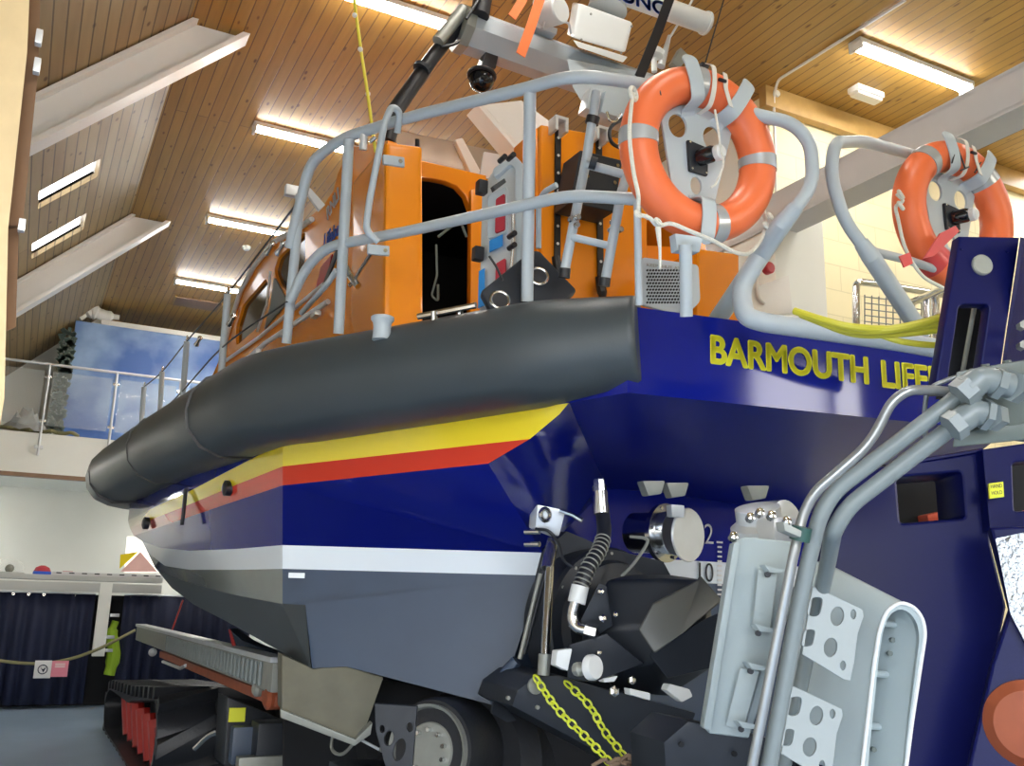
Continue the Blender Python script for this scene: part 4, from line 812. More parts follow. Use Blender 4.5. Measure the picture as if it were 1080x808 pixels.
# holders
def holder(c, n, pt, k, label):
    up = V((0, 0, 1)); up = (up-n*up.dot(n)).normalized(); w = up.cross(n)
    oc_ = c-n*.02; 
    def L(x, y): return (x, y)
    o2 = oc_
    outl = rnd([(-.20, .22), (.195, .22), (.07, -.30), (-.09, -.30)], .03)
    holes = [ell(-.10, .115, .045, .052), ell(.075, .10, .045, .052), ell(.0, -.13, .028, .04)]
    if w.x < 0: pass
    h = plate('lifebuoy_holder', M['strapgrey'], boat, [outl, holes[0], holes[1], holes[2]], o2, n, .014, bev=.002, px=False, ydir=up)
    X = up.cross(n)
    def W(x, y, z): return oc_+X*x+up*y+n*z
    MB().prism([W(-.06, .055, 0), W(.045, .04, 0), W(.045, -.085, 0), W(-.045, -.08, 0)], n*.02).build('lamp_base', M['darksteel'], h, bev=.008)
    MB().lathe(W(0, -.015, .02), n+X*.4+up*.05, [(.036, 0), (.036, .06), (.03, .075)]).build('lamp_body', M['blackgloss'], h)
    MB().lathe(W(.04, -.01, .09), n+X*.3, [(.03, -.02), (.034, .0), (.032, .02), (.02, .03)]).build('lamp_cap', M['offwhite'], h)
    for x, y in ((-.05, .045), (.035, .03), (.035, -.075), (-.036, -.07)): MB().lathe(W(x, y, .02), n, [(.005, 0), (.005, .004)], seg=8).build('screw', M['steel'], h)
    def hook(deg, lean):
        pr = [(-.026, -.0035), (.026, -.0035), (.026, .0035), (-.026, .0035)]
        a = math.radians(deg); e = up*math.cos(a)+X*math.sin(a); tz = e.cross(n)
        path = [c+e*.175-n*.025, c+e*.20-n*.01, c+e*.205+n*.04, c+e*.22+n*.075, c+e*.29+n*.088, c+e*.37+n*.08, c+e*.385+n*.073, c+e*.395+n*.067, c+e*.405+n*.061, c+e*.411+n*.057]
        path = round_path(path, .05)
        mb = MB(); 
        vs = []; 
        for i, p in enumerate(path):
            dl_ = (path[-1]-p).length; q = min(1.0, math.sqrt(max(.02, 1-(max(0, .034-dl_)/.034)**2)))
            a_ = path[max(0, i-1)]; b_ = path[min(len(path)-1, i+1)]; T = (b_-a_).normalized(); nn = T.cross(tz).normalized()
            vs += [p+tz*.034*q-nn*.004, p+tz*.034*q+nn*.004, p-tz*.034*q+nn*.004, p-tz*.034*q-nn*.004]
        m_ = len(path); fs = [(i*4+q, i*4+(q+1) % 4, (i+1)*4+(q+1) % 4, (i+1)*4+q) for i in range(m_-1) for q in range(4)]+[(0, 1, 2, 3), ((m_-1)*4+3, (m_-1)*4+2, (m_-1)*4+1, (m_-1)*4)]
        mb.add(vs, fs).build('hook', M['strapgrey'], h, bev=.003)
    hook(-17, 0); hook(30, 0); hook(181, 0)
    return h
h1_ = holder(bc, bn, bpt, 1, '')
h2_ = holder(bc2, bn2, bpt2, 1, '')
# webbing retaining the buoys
for (c, n) in ((bc, bn), (bc2, bn2)):
    up = V((0, 0, 1)); up = (up-n*up.dot(n)).normalized(); X = up.cross(n); par = bt if c is bc else bt2
    for a0, off, ln in ((1, 0, .40), (12, .02, .30)):
        a = math.radians(a0); e = up*math.cos(a)+X*math.sin(a); tz = e.cross(n)
        path = [c+e*.19-n*.02, c+e*.19+n*.06, c+e*.24+n*.084, c+e*.30+n*.090, c+e*.37+n*.08, c+e*ln+n*.03]
        if a0 != 1: path = [c+e*.37+n*.06, c+e*.33+n*.08, c+e*.29+n*.087, c+X*.09+up*.20+n*.090]
        path = round_path(path, .03); vs = []
        for i, p in enumerate(path):
            a_ = path[max(0, i-1)]; b_ = path[min(len(path)-1, i+1)]; T = (b_-a_).normalized(); nn = T.cross(tz).normalized()
            vs += [p+tz*.011-nn*.002, p+tz*.011+nn*.002, p-tz*.011+nn*.002, p-tz*.011-nn*.002]
        m_ = len(path); fs = [(i*4+q, i*4+(q+1) % 4, (i+1)*4+(q+1) % 4, (i+1)*4+q) for i in range(m_-1) for q in range(4)]+[(0, 1, 2, 3), ((m_-1)*4+3, (m_-1)*4+2, (m_-1)*4+1, (m_-1)*4)]
        MB().add(vs, fs).build('retaining_webbing', M['webbing'], par, smooth=0)
    a = math.radians(8); e = up*math.cos(a)+X*math.sin(a); MB().box(c+e*.31+n*.090, (.04, .012, .012)).build('buckle', M['black'], par, bev=.003)
# holder foot on stanchion
MB().prism([at(712, 246, 3.78), at(741, 250, 3.78), at(738, 266, 3.78), at(714, 264, 3.78)], (0, .04, 0)).build('holder_foot', M['strapgrey'], boat, bev=.004)

# ------------------------------------------------------------------ waterjet bay: discs, rams, hoses
# exhaust with hinged lid
c = at(699, 562, 5.35); ax = V((.30, -1, -.04)).normalized()
ex = MB().lathe(c, ax, [(.115, -.2), (.115, 0), (.165, 0), (.165, .03), (.12, .035), (.12, .08), (.125, .09)]).build('exhaust_outlet', M['steel'], boat)
MB().lathe(c+ax*.13+V((.035, 0, -.01)), ax, [(.145, 0), (.15, .008), (.145, .016)]).build('outlet_lid', M['alu'], ex)
MB().prism([at(708, 532, 5.15), at(722, 533, 5.15), at(722, 546, 5.15), at(709, 545, 5.15)], (0, .05, 0)).build('lid_hinge', M['alu'], ex, bev=.008)
for i in range(6):
    a = i*math.pi/3+.4; u = V((0, 0, 1)); w = ax.cross(u).normalized(); MB().lathe(c+(u*math.cos(a)+w*math.sin(a))*.145, ax, [(.01, .02), (.01, .042)], seg=8).build('bolt', M['steel'], ex)
# draught marks
lettering('draught_mark', '12', M['signwhite'], boat, on_y(736, 573, YT-.01), on_y(752, 574, YT-.01), .13, (0, -1, 0), bold=-.01)
lettering('draught_mark', '10', M['black'], boat, on_y(737, 613, YT-.01), on_y(752, 614, YT-.01), .12, (0, -1, 0), bold=-.01)
mb = MB()
for i in range(12): mb.box(on_y(759, 572+i*5, YT-.012), (.035 if i else .05, .004, .012))
mb.build('draught_scale', M['signwhite'], boat, smooth=0)
# jet unit housing: big dark flange, bucket, steering nozzle
jc = at(648, 660, 5.1); jx = V((.12, -1, .02)).normalized()
jt = MB().lathe(jc+jx*-.1, jx, [(.42, -.15), (.42, .06), (.405, .08), (.35, .09), (.33, .14), (.26, .15)], seg=48).build('jet_flange', M['darksteel'], boat)
for i in range(18):
    a = i*math.pi/9; u = V((0, 0, 1)); w = jx.cross(u).normalized(); MB().lathe(jc+jx*-.04+(u*math.cos(a)+w*math.sin(a))*.385, jx, [(.009, .0), (.009, .02)], seg=8).build('bolt', M['galv'], jt)
MB().prism([at(598, 560, 5.25), at(640, 578, 5.25), at(700, 592, 5.25), at(712, 615, 5.25), at(560, 640, 5.25), at(575, 580, 5.25)], (0, .1, 0)).build('jet_guard', M['darksteel'], jt, bev=.01)
# steering bucket: dark tapering cover pointing right
def loft(name, m, par, secs, bev=0, smooth=40):
    mb = MB(); k = len(secs[0]); vs = [p for s_ in secs for p in s_]
    mb.add(vs, [(i*k+q, i*k+(q+1) % k, (i+1)*k+(q+1) % k, (i+1)*k+q) for i in range(len(secs)-1) for q in range(k)]+[tuple(range(k))[::-1], tuple(range((len(secs)-1)*k, len(secs)*k))])
    return mb.build(name, m, par, bev=bev, smooth=smooth)
def ringpx(pix, d0, dep): return [at(a, b, d0) for a, b in pix]+[at(a, b, d0+dep) for a, b in pix[::-1]]
bk = loft('jet_bucket', M['darksteel'], boat, [[at(610, 665, 4.5), at(640, 612, 4.55), at(660, 606, 4.9), at(655, 730, 4.9), at(620, 710, 4.5)],
     [at(690, 660, 4.35), at(700, 610, 4.45), at(705, 606, 4.9), at(705, 735, 4.9), at(690, 700, 4.35)], [at(740, 650, 4.35), at(742, 612, 4.5), at(745, 612, 4.9), at(758, 700, 4.9), at(748, 660, 4.35)]], bev=.05, smooth=80)
loft('deflector', M['conegrey'], bk, [[at(673, 664, 4.25), at(688, 636, 4.3), at(735, 612, 4.35), at(738, 606, 4.4), at(762, 634, 4.4), at(720, 668, 4.2), at(690, 690, 4.2)], [at(680, 664, 4.5), at(692, 640, 4.5), at(735, 618, 4.5), at(738, 612, 4.5), at(758, 634, 4.5), at(720, 664, 4.5), at(692, 682, 4.5)]], bev=.05, smooth=80)
loft('deflector', M['darksteel'], bk, [[at(684, 690, 4.25), at(745, 652, 4.25), at(772, 640, 4.3), at(770, 700, 4.3), at(704, 716, 4.25)], [at(690, 690, 4.6), at(745, 656, 4.6), at(765, 645, 4.6), at(762, 700, 4.6), at(704, 712, 4.6)]], bev=.015)
loft('bucket_arm', M['darksteel'], bk, [[at(600, 680, 4.3), at(640, 668, 4.3), at(680, 700, 4.3), at(625, 720, 4.3), at(598, 716, 4.3)], [at(600, 680, 4.7), at(640, 668, 4.7), at(680, 700, 4.7), at(625, 720, 4.7), at(598, 716, 4.7)]], bev=.015)
loft('bucket_arm', M['darksteel'], bk, [[at(612, 655, 4.35), at(632, 615, 4.35), at(640, 618, 4.35), at(646, 660, 4.35), at(628, 672, 4.35)], [at(612, 655, 4.6), at(632, 615, 4.6), at(640, 618, 4.6), at(646, 660, 4.6), at(628, 672, 4.6)]], bev=.01)
for a, b, r_ in ((635, 652, .014), (633, 624, .01), (648, 648, .009), (666, 717, .014), (647, 729, .018), (631, 688, .01)): MB().lathe(at(a, b, 4.3), (0, -1, 0), [(r_*1.4, 0), (r_*1.4, .012), (r_*.7, .02)], seg=6).build('bolt', M['steel'], bk)
# anodes (white)
def anode(px, py, d, rx, rz, nrm=(.5, -1, .1)):
    MB().lathe(at(px, py, d), nrm, [(rx, 0), (rx*1.02, .02), (rx*.9, .035)]).build('anode', M['offwhite'], bk)
anode(622, 704, 4.1, .054, 0, (.35, -1, .1)); 
MB().prism([at(588, 686, 4.2), at(604, 684, 4.2), at(599, 708, 4.2), at(586, 702, 4.2)], (0, .05, 0)).build('anode', M['offwhite'], bk, bev=.008)
MB().prism([at(664, 726, 4.3), at(686, 731, 4.3), at(686, 739, 4.3), at(665, 733, 4.3)], (0, .05, 0)).build('anode', M['offwhite'], bk, bev=.006)
MB().prism([at(636, 716, 4.3), at(652, 713, 4.3), at(648, 719, 4.3), at(638, 720, 4.3)], (0, .05, 0)).build('anode', M['offwhite'], bk, bev=.004)
MB().prism([at(706, 721, 4.3), at(728, 727, 4.3), at(731, 735, 4.3), at(720, 741, 4.3), at(703, 728, 4.3)], (0, .05, 0)).build('anode', M['offwhite'], bk, bev=.01)
MB().lathe(at(608, 706, 4.15), (.2, -1, .1), [(.03, 0), (.03, .03), (.015, .05)], seg=10).build('anode_nut', M['galv'], bk)
# hydraulic ram on the left
r1 = MB().sweep([at(583, 570, 4.85), at(577, 600, 4.75)], .032, seg=16).build('steering_ram', M['steel'], boat)
MB().sweep([at(580, 598, 4.75), at(574, 705, 4.5)], .022, seg=14).build('ram_rod', M['steel'], r1)
MB().sweep([at(574.5, 690, 4.5), at(573, 712, 4.48)], .03, seg=12).build('rod_end', M['galv'], r1)
MB().prism([at(567, 532, 4.85), at(597, 538, 4.85), at(590, 566, 4.85), at(565, 556, 4.85)], (0, .08, 0)).build('ram_bracket', M['alu'], r1, bev=.012)
MB().torus(at(575, 543, 4.83), (0.2, -1, 0), .03, .012, seg=20, ps=8).build('bracket_eye', M['steel'], r1); MB().sweep([at(590, 538, 4.82), at(604, 543, 4.82), at(614, 549, 4.8)], .012, seg=8).build('fitting', M['steel'], r1)
for a, b in ((559, 561), (559, 574)): MB().cyl(at(a-5, b, 4.9), at(a+10, b, 4.85), .014, seg=10).build('fitting', M['steel'], r1)
MB().sweep(catmull([at(565, 558, 4.84), at(578, 560, 4.8), at(588, 572, 4.8), at(594, 590, 4.8), at(604, 598, 4.8)], 6), .008, seg=8).build('small_hose', M['black'], r1)
# second slim ram cover
MB().sweep([at(570, 605, 4.95), at(548, 695, 4.85)], .012, seg=10).build('guard_rod', M['galv'], boat); MB().sweep([at(575, 605, 4.98), at(553, 690, 4.88)], .012, seg=10).build('guard_rod', M['darksteel'], boat)
MB().sweep([at(545, 697, 4.85), at(530, 712, 4.85), at(523, 742, 4.85)], .03, fillet=.05).build('guard_tube', M['antifoul'], boat)
# ribbed hose
hz = catmull([at(632, 513, 4.8), at(634, 530, 4.75), at(637, 560, 4.65), at(632, 580, 4.55), at(620, 600, 4.45), at(611, 622, 4.4)], 14)
h_ = MB().sweep(hz, .036, seg=16).build('hydraulic_hose', M['black'], boat)
mb = MB()
for i in range(34, len(hz)-1, 3):
    mb.torus(hz[i], (hz[i+1]-hz[i]), .037, .004, seg=20, ps=6)
mb.build('spring_guard', M['galv'], h_)
MB().sweep([at(631, 506, 4.78), at(632, 520, 4.76)], .030, seg=6).build('hose_union', M['steel'], h_); MB().sweep([at(632, 519, 4.74), at(634, 542, 4.70)], [.042, .037], seg=12).build('hose_collar', M['steel'], h_)
MB().sweep([at(612, 618, 4.4), at(608, 636, 4.38)], .042, seg=16).build('hose_collar', M['offwhite'], h_)
MB().sweep([at(608, 632, 4.37), at(603, 650, 4.36), at(607, 662, 4.34), at(630, 667, 4.3)], .026, fillet=.08, seg=14).build('elbow_pipe', M['steel'], h_)
MB().sweep([at(618, 664, 4.32), at(630, 667, 4.3)], .036, seg=6).build('hose_union', M['steel'], h_)
MB().sweep(catmull([at(664, 566, 5.0), at(680, 568, 5.0), at(682, 574, 5.0), at(668, 595, 5.0), at(655, 608, 5.0)], 6), .009, seg=8).build('earth_cable', M['galv'], boat)
for a, b, d in ((715, 517, 5.0), (800, 520, 5.0), (690, 515, 4.95)):
    MB().prism([at(a-12, b-8, d), at(a+12, b-8, d), at(a+8, b+6, d), at(a-6, b+8, d)], (0, .06, 0)).build('overhead_bracket', M['galv'], boat, bev=.01)
MB().lathe(at(820, 556, 4.3), (.2, -1, 0), [(.12, -.1), (.12, .05), (.09, .06)]).build('jet_cylinder', M['alu'], boat)
# lower skirt across the bay
MB().prism([at(546, 728, 4.55), at(565, 714, 4.55), at(590, 712, 4.55), at(640, 727, 4.55), at(735, 752, 4.55), at(712, 800, 4.55), at(700, 830, 4.55), at(540, 745, 4.55)], (0, .4, .02)).build('bay_skirt', M['darksteel'], boat, bev=.015)
MB().lathe(at(564, 723, 4.53), (0, -1, 0), [(.04, 0), (.04, .015), (.02, .02)]).build('skirt_disc', M['galv'], boat); 
for a, b in ((535, 736), (566, 746)): MB().lathe(at(a, b, 4.53), (0, -1, 0), [(.01, 0), (.01, .015)], seg=8).build('bolt', M['galv'], boat)
MB().prism([at(521, 740, 4.8), at(530, 742, 4.8), at(545, 760, 4.6), at(536, 762, 4.6), at(519, 752, 4.8)], (0, .02, 0)).build('trim_tab', M['darksteel'], boat)

# ------------------------------------------------------------------ chain
def chain(label, pts, n):
    t = thing('safety_chain', label, 'chain', pts[0], 'yellow chains')
    path = catmull(pts, 30); L = [0]
    for a, b in zip(path, path[1:]): L.append(L[-1]+(b-a).length)
    tot = L[-1]; step = tot/n; mb = MB()
    for i in range(n):
        s_ = (i+.5)*step; j = next(k for k in range(1, len(L)) if L[k] >= s_); p = path[j]; T = (path[j]-path[j-1]).normalized()
        side_ = T.cross(V((0, -1, 0))).normalized(); nn = T.cross(side_).normalized()
        e = side_ if i % 2 else (side_*.35+nn*.94).normalized()
        h, w_ = step*.60, .016; lp = []
        for k in range(16):
            a = 2*math.pi*k/16; lp.append(p+T*(h*math.cos(a)*1.0)+e*(w_*math.sin(a)))
        MB().sweep(lp, .0055, seg=7, closed=True).build('link', M['chain'], t)
chain('yellow green plastic chain hanging from the skirt disc, the left one', [at(563, 712, 4.45), at(588, 748, 4.4), at(625, 785, 4.35), at(662, 825, 4.3)], 17)
chain('yellow green plastic chain hanging below the white anodes, the right one', [at(596, 719, 4.45), at(622, 745, 4.42), at(640, 775, 4.4), at(672, 812, 4.38)], 13)

# ================================================================== CARRIAGE under the boat
car = thing('launch_carriage', 'tracked boat carriage with ribbed side rail and rubber track under the hull', 'carriage', (2, 8, 0))
rl = [on_x(143, 660, 1.6), on_x(300, 706, 1.6)]
ya, yb = 12.4, 5.2
def rp(px, py): return on_x(px, py, 1.62)
za, zb_ = rp(150, 662), rp(297, 705)
def bar(nm, m, p1, p2, w, h_, parent=car, bev=.006):
    MB().sweep([p1, p2], 1, prof=[(-w/2, -h_/2), (w/2, -h_/2), (w/2, h_/2), (-w/2, h_/2)], up=(0, 0, 1)).build(nm, M[m], parent, bev=bev)
A1, A2 = rp(148, 668), rp(300, 715)
A1 = V((1.62, 12.2, 1.10)); 
A1 = on_x(150, 668, 1.68); A2 = on_x(300, 715, 1.62)
bar('side_rail', 'galv', A1, A2, .16, .18); bar('rail_cap', 'alu', A1+V((-.03, 0, .11)), A2+V((-.03, 0, .11)), .14, .035)
sr = bpy.data.objects['side_rail']
mb = MB()
for i in range(34):
    s_ = .40+.58*(i/34)**1.0; p = A1+(A2-A1)*s_; MB().sweep([p+V((-.088, 0, -.07)), p+V((-.088, 0, .08))], .018, seg=8).build('rib', M['greypipe'], sr)
bar('lower_bar', 'rust', on_x(172, 690, 1.66), on_x(297, 740, 1.62), .08, .07)
MB().lathe(on_x(282, 737, 1.55), (-1, -.2, 0), [(.03, -.1), (.07, -.09), (.07, 0), (.04, .02)]).build('roller', M['rust'], car)
MB().lathe(on_x(270, 727, 1.55), (-1, -.2, 0), [(.03, -.1), (.05, -.09), (.05, 0), (.03, .02)]).build('roller', M['galv'], car)
MB().ball(on_x(161, 688, 1.6), .05, seg=10).build('rail_end', M['alu'], car)
MB().sweep([on_x(172, 698, 1.6), on_x(190, 705, 1.6), on_x(196, 702, 1.6)], .018, seg=8).build('pin', M['alu'], car)
# worn support pad behind the hull corner
pd = [(297, 690), (330, 705), (365, 703), (405, 714), (383, 776), (375, 783), (297, 750)]
pdp = [at(a, b, 5.3 if i < 4 else 5.15) for i, (a, b) in enumerate(pd)]
MB().prism(pdp, (.05, .3, 0)).build('support_pad', M['pad'], car, bev=.015)
MB().prism([at(296, 748, 5.1), at(375, 780, 5.1), at(393, 762, 5.1), at(391, 775, 5.1), at(374, 787, 5.1), at(296, 757, 5.1)], (.02, .1, 0)).build('pad_edge', M['galv'], car, bev=.008)
# wheel with bolts
wc = at(456, 792, 5.0); wax = V((-.9, -.62, .1)).normalized()
wh_ = MB().lathe(wc, wax, [(.05, .04), (.14, .04), (.16, .0), (.20, -.02), (.22, .06), (.235, .07), (.235, -.22)], seg=48).build('wheel', M['galv'], car)
MB().lathe(wc-wax*.02, wax, [(.24, .05), (.255, .05), (.27, .0), (.275, -.06), (.275, -.30), (.25, -.36), (.22, -.36)], seg=56).build('tyre', M['tyre'], wh_)
for i in range(10):
    a = i*math.pi/5; u = V((0, 0, 1)); w = wax.cross(u).normalized(); u = w.cross(wax); MB().lathe(wc+(u*math.cos(a)+w*math.sin(a))*.105, wax, [(.012, .04), (.012, .07)], seg=6).build('wheel_nut', M['steel'], wh_)
# perforated gusset in front of wheel
plate('gusset_plate', M['darksteel'], car, [[(395, 742), (440, 745), (435, 808), (412, 830), (396, 770)], ell(410, 779, 5, 8, 16, .2), ell(421, 791, 6, 12, 16, .3), ell(403, 769, 2.5, 4, 12), ell(432, 767, 3, 5, 12)], at(420, 780, 4.75), (-.5, -.85, 0), .03, bev=.003)
# tyres further right
for a, b, d, r_ in ((505, 800, 5.3, .42),):
    c = at(a, b, d); MB().lathe(c, wax, [(.2, .12), (.34, .14), (r_, .05), (r_, -.2), (.34, -.3), (.2, -.3)], seg=48).build('tyre', M['tyre'], car)
# chassis masses
MB().box((2.35, 7.4, .55), (.3, 6.5, .35)).build('chassis_beam', M['darksteel'], car, bev=.02); MB().box((3.9, 7.4, .55), (.3, 6.5, .35)).build('chassis_beam', M['darksteel'], car, bev=.02)
for y in (5.4, 7.4, 9.4): MB().box((2.9, y, .6), (2.4, .25, .25)).build('cross_member', M['darksteel'], car, bev=.02)
MB().prism([at(530, 745, 5.2), at(700, 790, 5.2), at(700, 860, 5.2), at(400, 860, 5.2), at(372, 722, 5.75), at(395, 712, 5.8), at(525, 738, 5.6)], (0, .2, 0)).build('shade_plate', M['dark'], car)  # near-black sheet standing for the shade under the hull
# track: belt loop in the YZ plane
def tq(px, py, X=1.18): p = on_x(px, py, X); return (p.y, p.z)
loop_ = [tq(147, 734), tq(125, 722), tq(102, 714)]
loop = [(8.75, .76), (10.6, .62), (13.0, .50), (13.35, .33), (13.1, .03), (11.8, .01), (9.3, .01), (8.6, .25), (8.5, .55)]
lp3 = round_path([V((0, a, b)) for a, b in loop], .18, True, 6)
mb = MB(); n = len(lp3); cen = V((0, 10.8, .33)); vs = []
for p in lp3:
    q = p+(cen-p).normalized()*.07; vs += [V((1.18, p.y, p.z)), V((2.15, p.y, p.z)), V((2.15, q.y, q.z)), V((1.18, q.y, q.z))]
mb.add(vs, [(i*4+q, i*4+(q+1) % 4, ((i+1) % n)*4+(q+1) % 4, ((i+1) % n)*4+q) for i in range(n) for q in range(4)])
tk = mb.build('rubber_track', M['tyre'], car, smooth=40)
tot = round_path([V((0, a, b)) for a, b in loop], .18, True, 6); per = [0]
for i in range(n): per.append(per[-1]+(tot[(i+1) % n]-tot[i]).length)
def onloop(s_):
    s_ %= per[-1]
    for i in range(n):
        if per[i+1] >= s_:
            f_ = (s_-per[i])/max(1e-9, per[i+1]-per[i]); a, b = tot[i], tot[(i+1) % n]; p = a+(b-a)*f_; o = (p-cen); t_ = (b-a).normalized(); nn = V((0, t_.z, -t_.y)); nn = nn if nn.dot(o) > 0 else -nn; return p, nn
N = 30; mb = MB()
for k in range(N):
    for (xa, xb, d0, d1) in ((1.18, 1.68, 0, .20), (2.15, 1.65, .11, .31)):
        pa_, na = onloop(k*per[-1]/N+d0); pb_, nb_ = onloop(k*per[-1]/N+d1)
        pa2, _ = onloop(k*per[-1]/N+d0+.12); pb2, _ = onloop(k*per[-1]/N+d1+.12)
        A = V((xa, pa_.y, pa_.z)); B_ = V((xb, pb_.y, pb_.z)); A_2 = V((xa, pa2.y, pa2.z)); B2 = V((xb, pb2.y, pb2.z))
        MB().hexa([A, B_, B2, A_2, A+na*.10, B_+nb_*.10, B2+nb_*.10, A_2+na*.10]).build('tread_bar', M['tyre'], tk, bev=.006)

for i in range(7):
    y = 9.0+i*.48; MB().cyl((1.35, y, .10), (1.30, y+.12, .50), .07, seg=12).build('track_spring', M['redpaint'], car)
MB().box((1.55, 10.9, .56), (.2, 3.4, .05)).build('track_frame', M['redpaint'], car, bev=.01); MB().box((1.72, 10.9, .3), (.1, 4.0, .46)).build('track_frame', M['black'], car, bev=.01)
# gear box details right of the track
p = on_y(250, 754, 7.6); MB().box(p, (.12, .02, .1)).build('yellow_label', M['label'], car)
MB().prism([on_y(240, 735, 7.65), on_y(300, 760, 7.65), on_y(300, 808, 7.65), on_y(236, 808, 7.65)], (0, .4, 0)).build('gear_housing', M['darksteel'], car, bev=.02)
MB().box(on_y(262, 785, 7.5), (.26, .12, .26)).build('valve_block', M['antifoul'], car, bev=.02); MB().box(on_y(275, 803, 7.3), (.34, .12, .08)).build('valve_block', M['galv'], car, bev=.02)
MB().sweep(catmull([on_y(205, 790, 8.2), on_y(222, 775, 8.1), on_y(240, 771, 8.0)], 6), .02, seg=8).build('brake_line', M['steel'], car)
MB().prism([at(480, 760, 5.6), at(300, 760, 6.2), at(300, 860, 6.2), at(480, 860, 5.6)], (0, .05, 0)).build('shade_plate', M['dark'], car)  # second near-black sheet, colour in place of shade behind the pad
MB().sweep(catmull([at(352, 770, 5.6), at(350, 790, 5.6), at(362, 795, 5.5), at(380, 775, 5.4)], 6), .01, seg=8).build('brake_line', M['galv'], car)
MB().sweep([at(380, 780, 5.2), at(440, 812, 5.2)], .008, seg=8).build('tie_rod', M['alu'], car); MB().sweep([at(400, 790, 5.2), at(450, 806, 5.2)], .012, seg=8).build('tie_rod', M['galv'], car)
# keel guard flap under the bow side
MB().prism([at(240, 662, 7.6), at(255, 676, 7.4), at(300, 692, 7.4), at(300, 700, 7.4), at(262, 692, 7.4), at(248, 685, 7.6)], (.1, .1, 0)).build('keel_guide', M['antifoul'], car, bev=.02)
MB().prism([at(241, 664, 7.5), at(243, 664, 7.5), at(250, 686, 7.5), at(246, 687, 7.5)], (.01, .02, 0)).build('keel_guide_edge', M['redpaint'], car)

# ================================================================== TRACTOR / winch frame at right
tr_ = thing('launch_tractor', 'navy blue launch tractor with grey hydraulic pipes at the lower right', 'tractor', (2.9, 1.6, 0))
fn_ = V((-.47, -.88, 0)).normalized()
# upright blade
uo = at(1030, 320, 3.15)
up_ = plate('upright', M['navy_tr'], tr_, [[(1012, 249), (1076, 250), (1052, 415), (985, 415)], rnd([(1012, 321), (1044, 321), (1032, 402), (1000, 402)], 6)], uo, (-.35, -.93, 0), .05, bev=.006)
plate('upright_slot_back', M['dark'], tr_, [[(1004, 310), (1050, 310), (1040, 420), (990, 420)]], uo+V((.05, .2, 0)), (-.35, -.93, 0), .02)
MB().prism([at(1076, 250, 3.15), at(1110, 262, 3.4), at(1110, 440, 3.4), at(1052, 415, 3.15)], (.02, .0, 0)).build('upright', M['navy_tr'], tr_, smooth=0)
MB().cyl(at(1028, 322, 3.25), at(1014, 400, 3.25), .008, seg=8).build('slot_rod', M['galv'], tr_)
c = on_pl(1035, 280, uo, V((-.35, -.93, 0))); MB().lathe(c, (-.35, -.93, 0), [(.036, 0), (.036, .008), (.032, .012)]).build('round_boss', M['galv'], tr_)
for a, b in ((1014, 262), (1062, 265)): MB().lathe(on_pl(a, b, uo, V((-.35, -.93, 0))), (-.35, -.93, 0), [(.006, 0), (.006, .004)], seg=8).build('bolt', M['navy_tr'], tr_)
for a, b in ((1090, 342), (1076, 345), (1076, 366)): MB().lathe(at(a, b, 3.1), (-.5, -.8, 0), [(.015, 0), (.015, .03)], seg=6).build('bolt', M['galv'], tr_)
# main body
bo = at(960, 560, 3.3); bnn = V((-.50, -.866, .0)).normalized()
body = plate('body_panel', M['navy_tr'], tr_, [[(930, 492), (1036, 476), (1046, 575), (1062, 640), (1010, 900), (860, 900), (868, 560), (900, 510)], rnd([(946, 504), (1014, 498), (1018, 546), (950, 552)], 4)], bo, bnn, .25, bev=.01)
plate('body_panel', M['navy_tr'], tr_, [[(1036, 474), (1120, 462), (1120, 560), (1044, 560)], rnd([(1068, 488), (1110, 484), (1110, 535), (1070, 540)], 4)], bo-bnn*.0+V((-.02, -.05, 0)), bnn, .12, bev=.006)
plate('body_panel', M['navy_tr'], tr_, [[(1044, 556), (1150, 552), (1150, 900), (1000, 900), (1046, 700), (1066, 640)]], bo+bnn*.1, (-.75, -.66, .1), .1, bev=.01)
plate('window_back', M['dark'], tr_, [[(930, 490), (1130, 480), (1130, 570), (930, 570)]], bo-bnn*.5, bnn, .02)
MB().prism([at(978, 543, 3.75), at(1018, 535, 3.75), at(1018, 546, 3.75), at(980, 552, 3.75)], (0, .05, 0)).build('orange_lamp', M['warmglow'], tr_, bev=.008)
MB().prism([at(1062, 545, 3.6), at(1100, 535, 3.6), at(1100, 546, 3.6), at(1064, 556, 3.6)], (0, .05, 0)).build('orange_lamp', M['warmglow'], tr_, bev=.008)
MB().prism([on_pl(1043, 510, bo+V((-.04, -.09, 0)), bnn), on_pl(1058, 508, bo+V((-.04, -.09, 0)), bnn), on_pl(1059, 524, bo+V((-.04, -.09, 0)), bnn), on_pl(1044, 526, bo+V((-.04, -.09, 0)), bnn)], bnn*-.01).build('yellow_label', M['label'], tr_, smooth=0)
ps_ = bo+V((-.045, -.10, 0))
lettering('lettering', 'HAND', M['black'], tr_, on_pl(1045, 515, ps_, bnn), on_pl(1057, 514, ps_, bnn), .012, bnn, depth=.001)
lettering('lettering', 'HOLD', M['black'], tr_, on_pl(1046, 522, ps_, bnn), on_pl(1057, 521, ps_, bnn), .012, bnn, depth=.001)
# edge trims
MB().sweep([on_pl(935, 492, bo, bnn), on_pl(1036, 475, bo, bnn)], .008, seg=6).build('edge_bead', M['navy_tr'], tr_)
plate('silver_panel', M['silver'], tr_, [[(1050, 568), (1088, 560), (1088, 690), (1066, 648)]], bo+bnn*.1+V((-.75, -.66, .1))*.03, (-.75, -.66, .1), .02)  # silver sheet over the right body panel
MB().lathe(at(1086, 764, 2.9), (-.8, -.6, 0), [(.13, -.05), (.13, .0), (.10, .03), (.02, .04)], seg=36).build('tail_lamp', M['rust'], tr_)
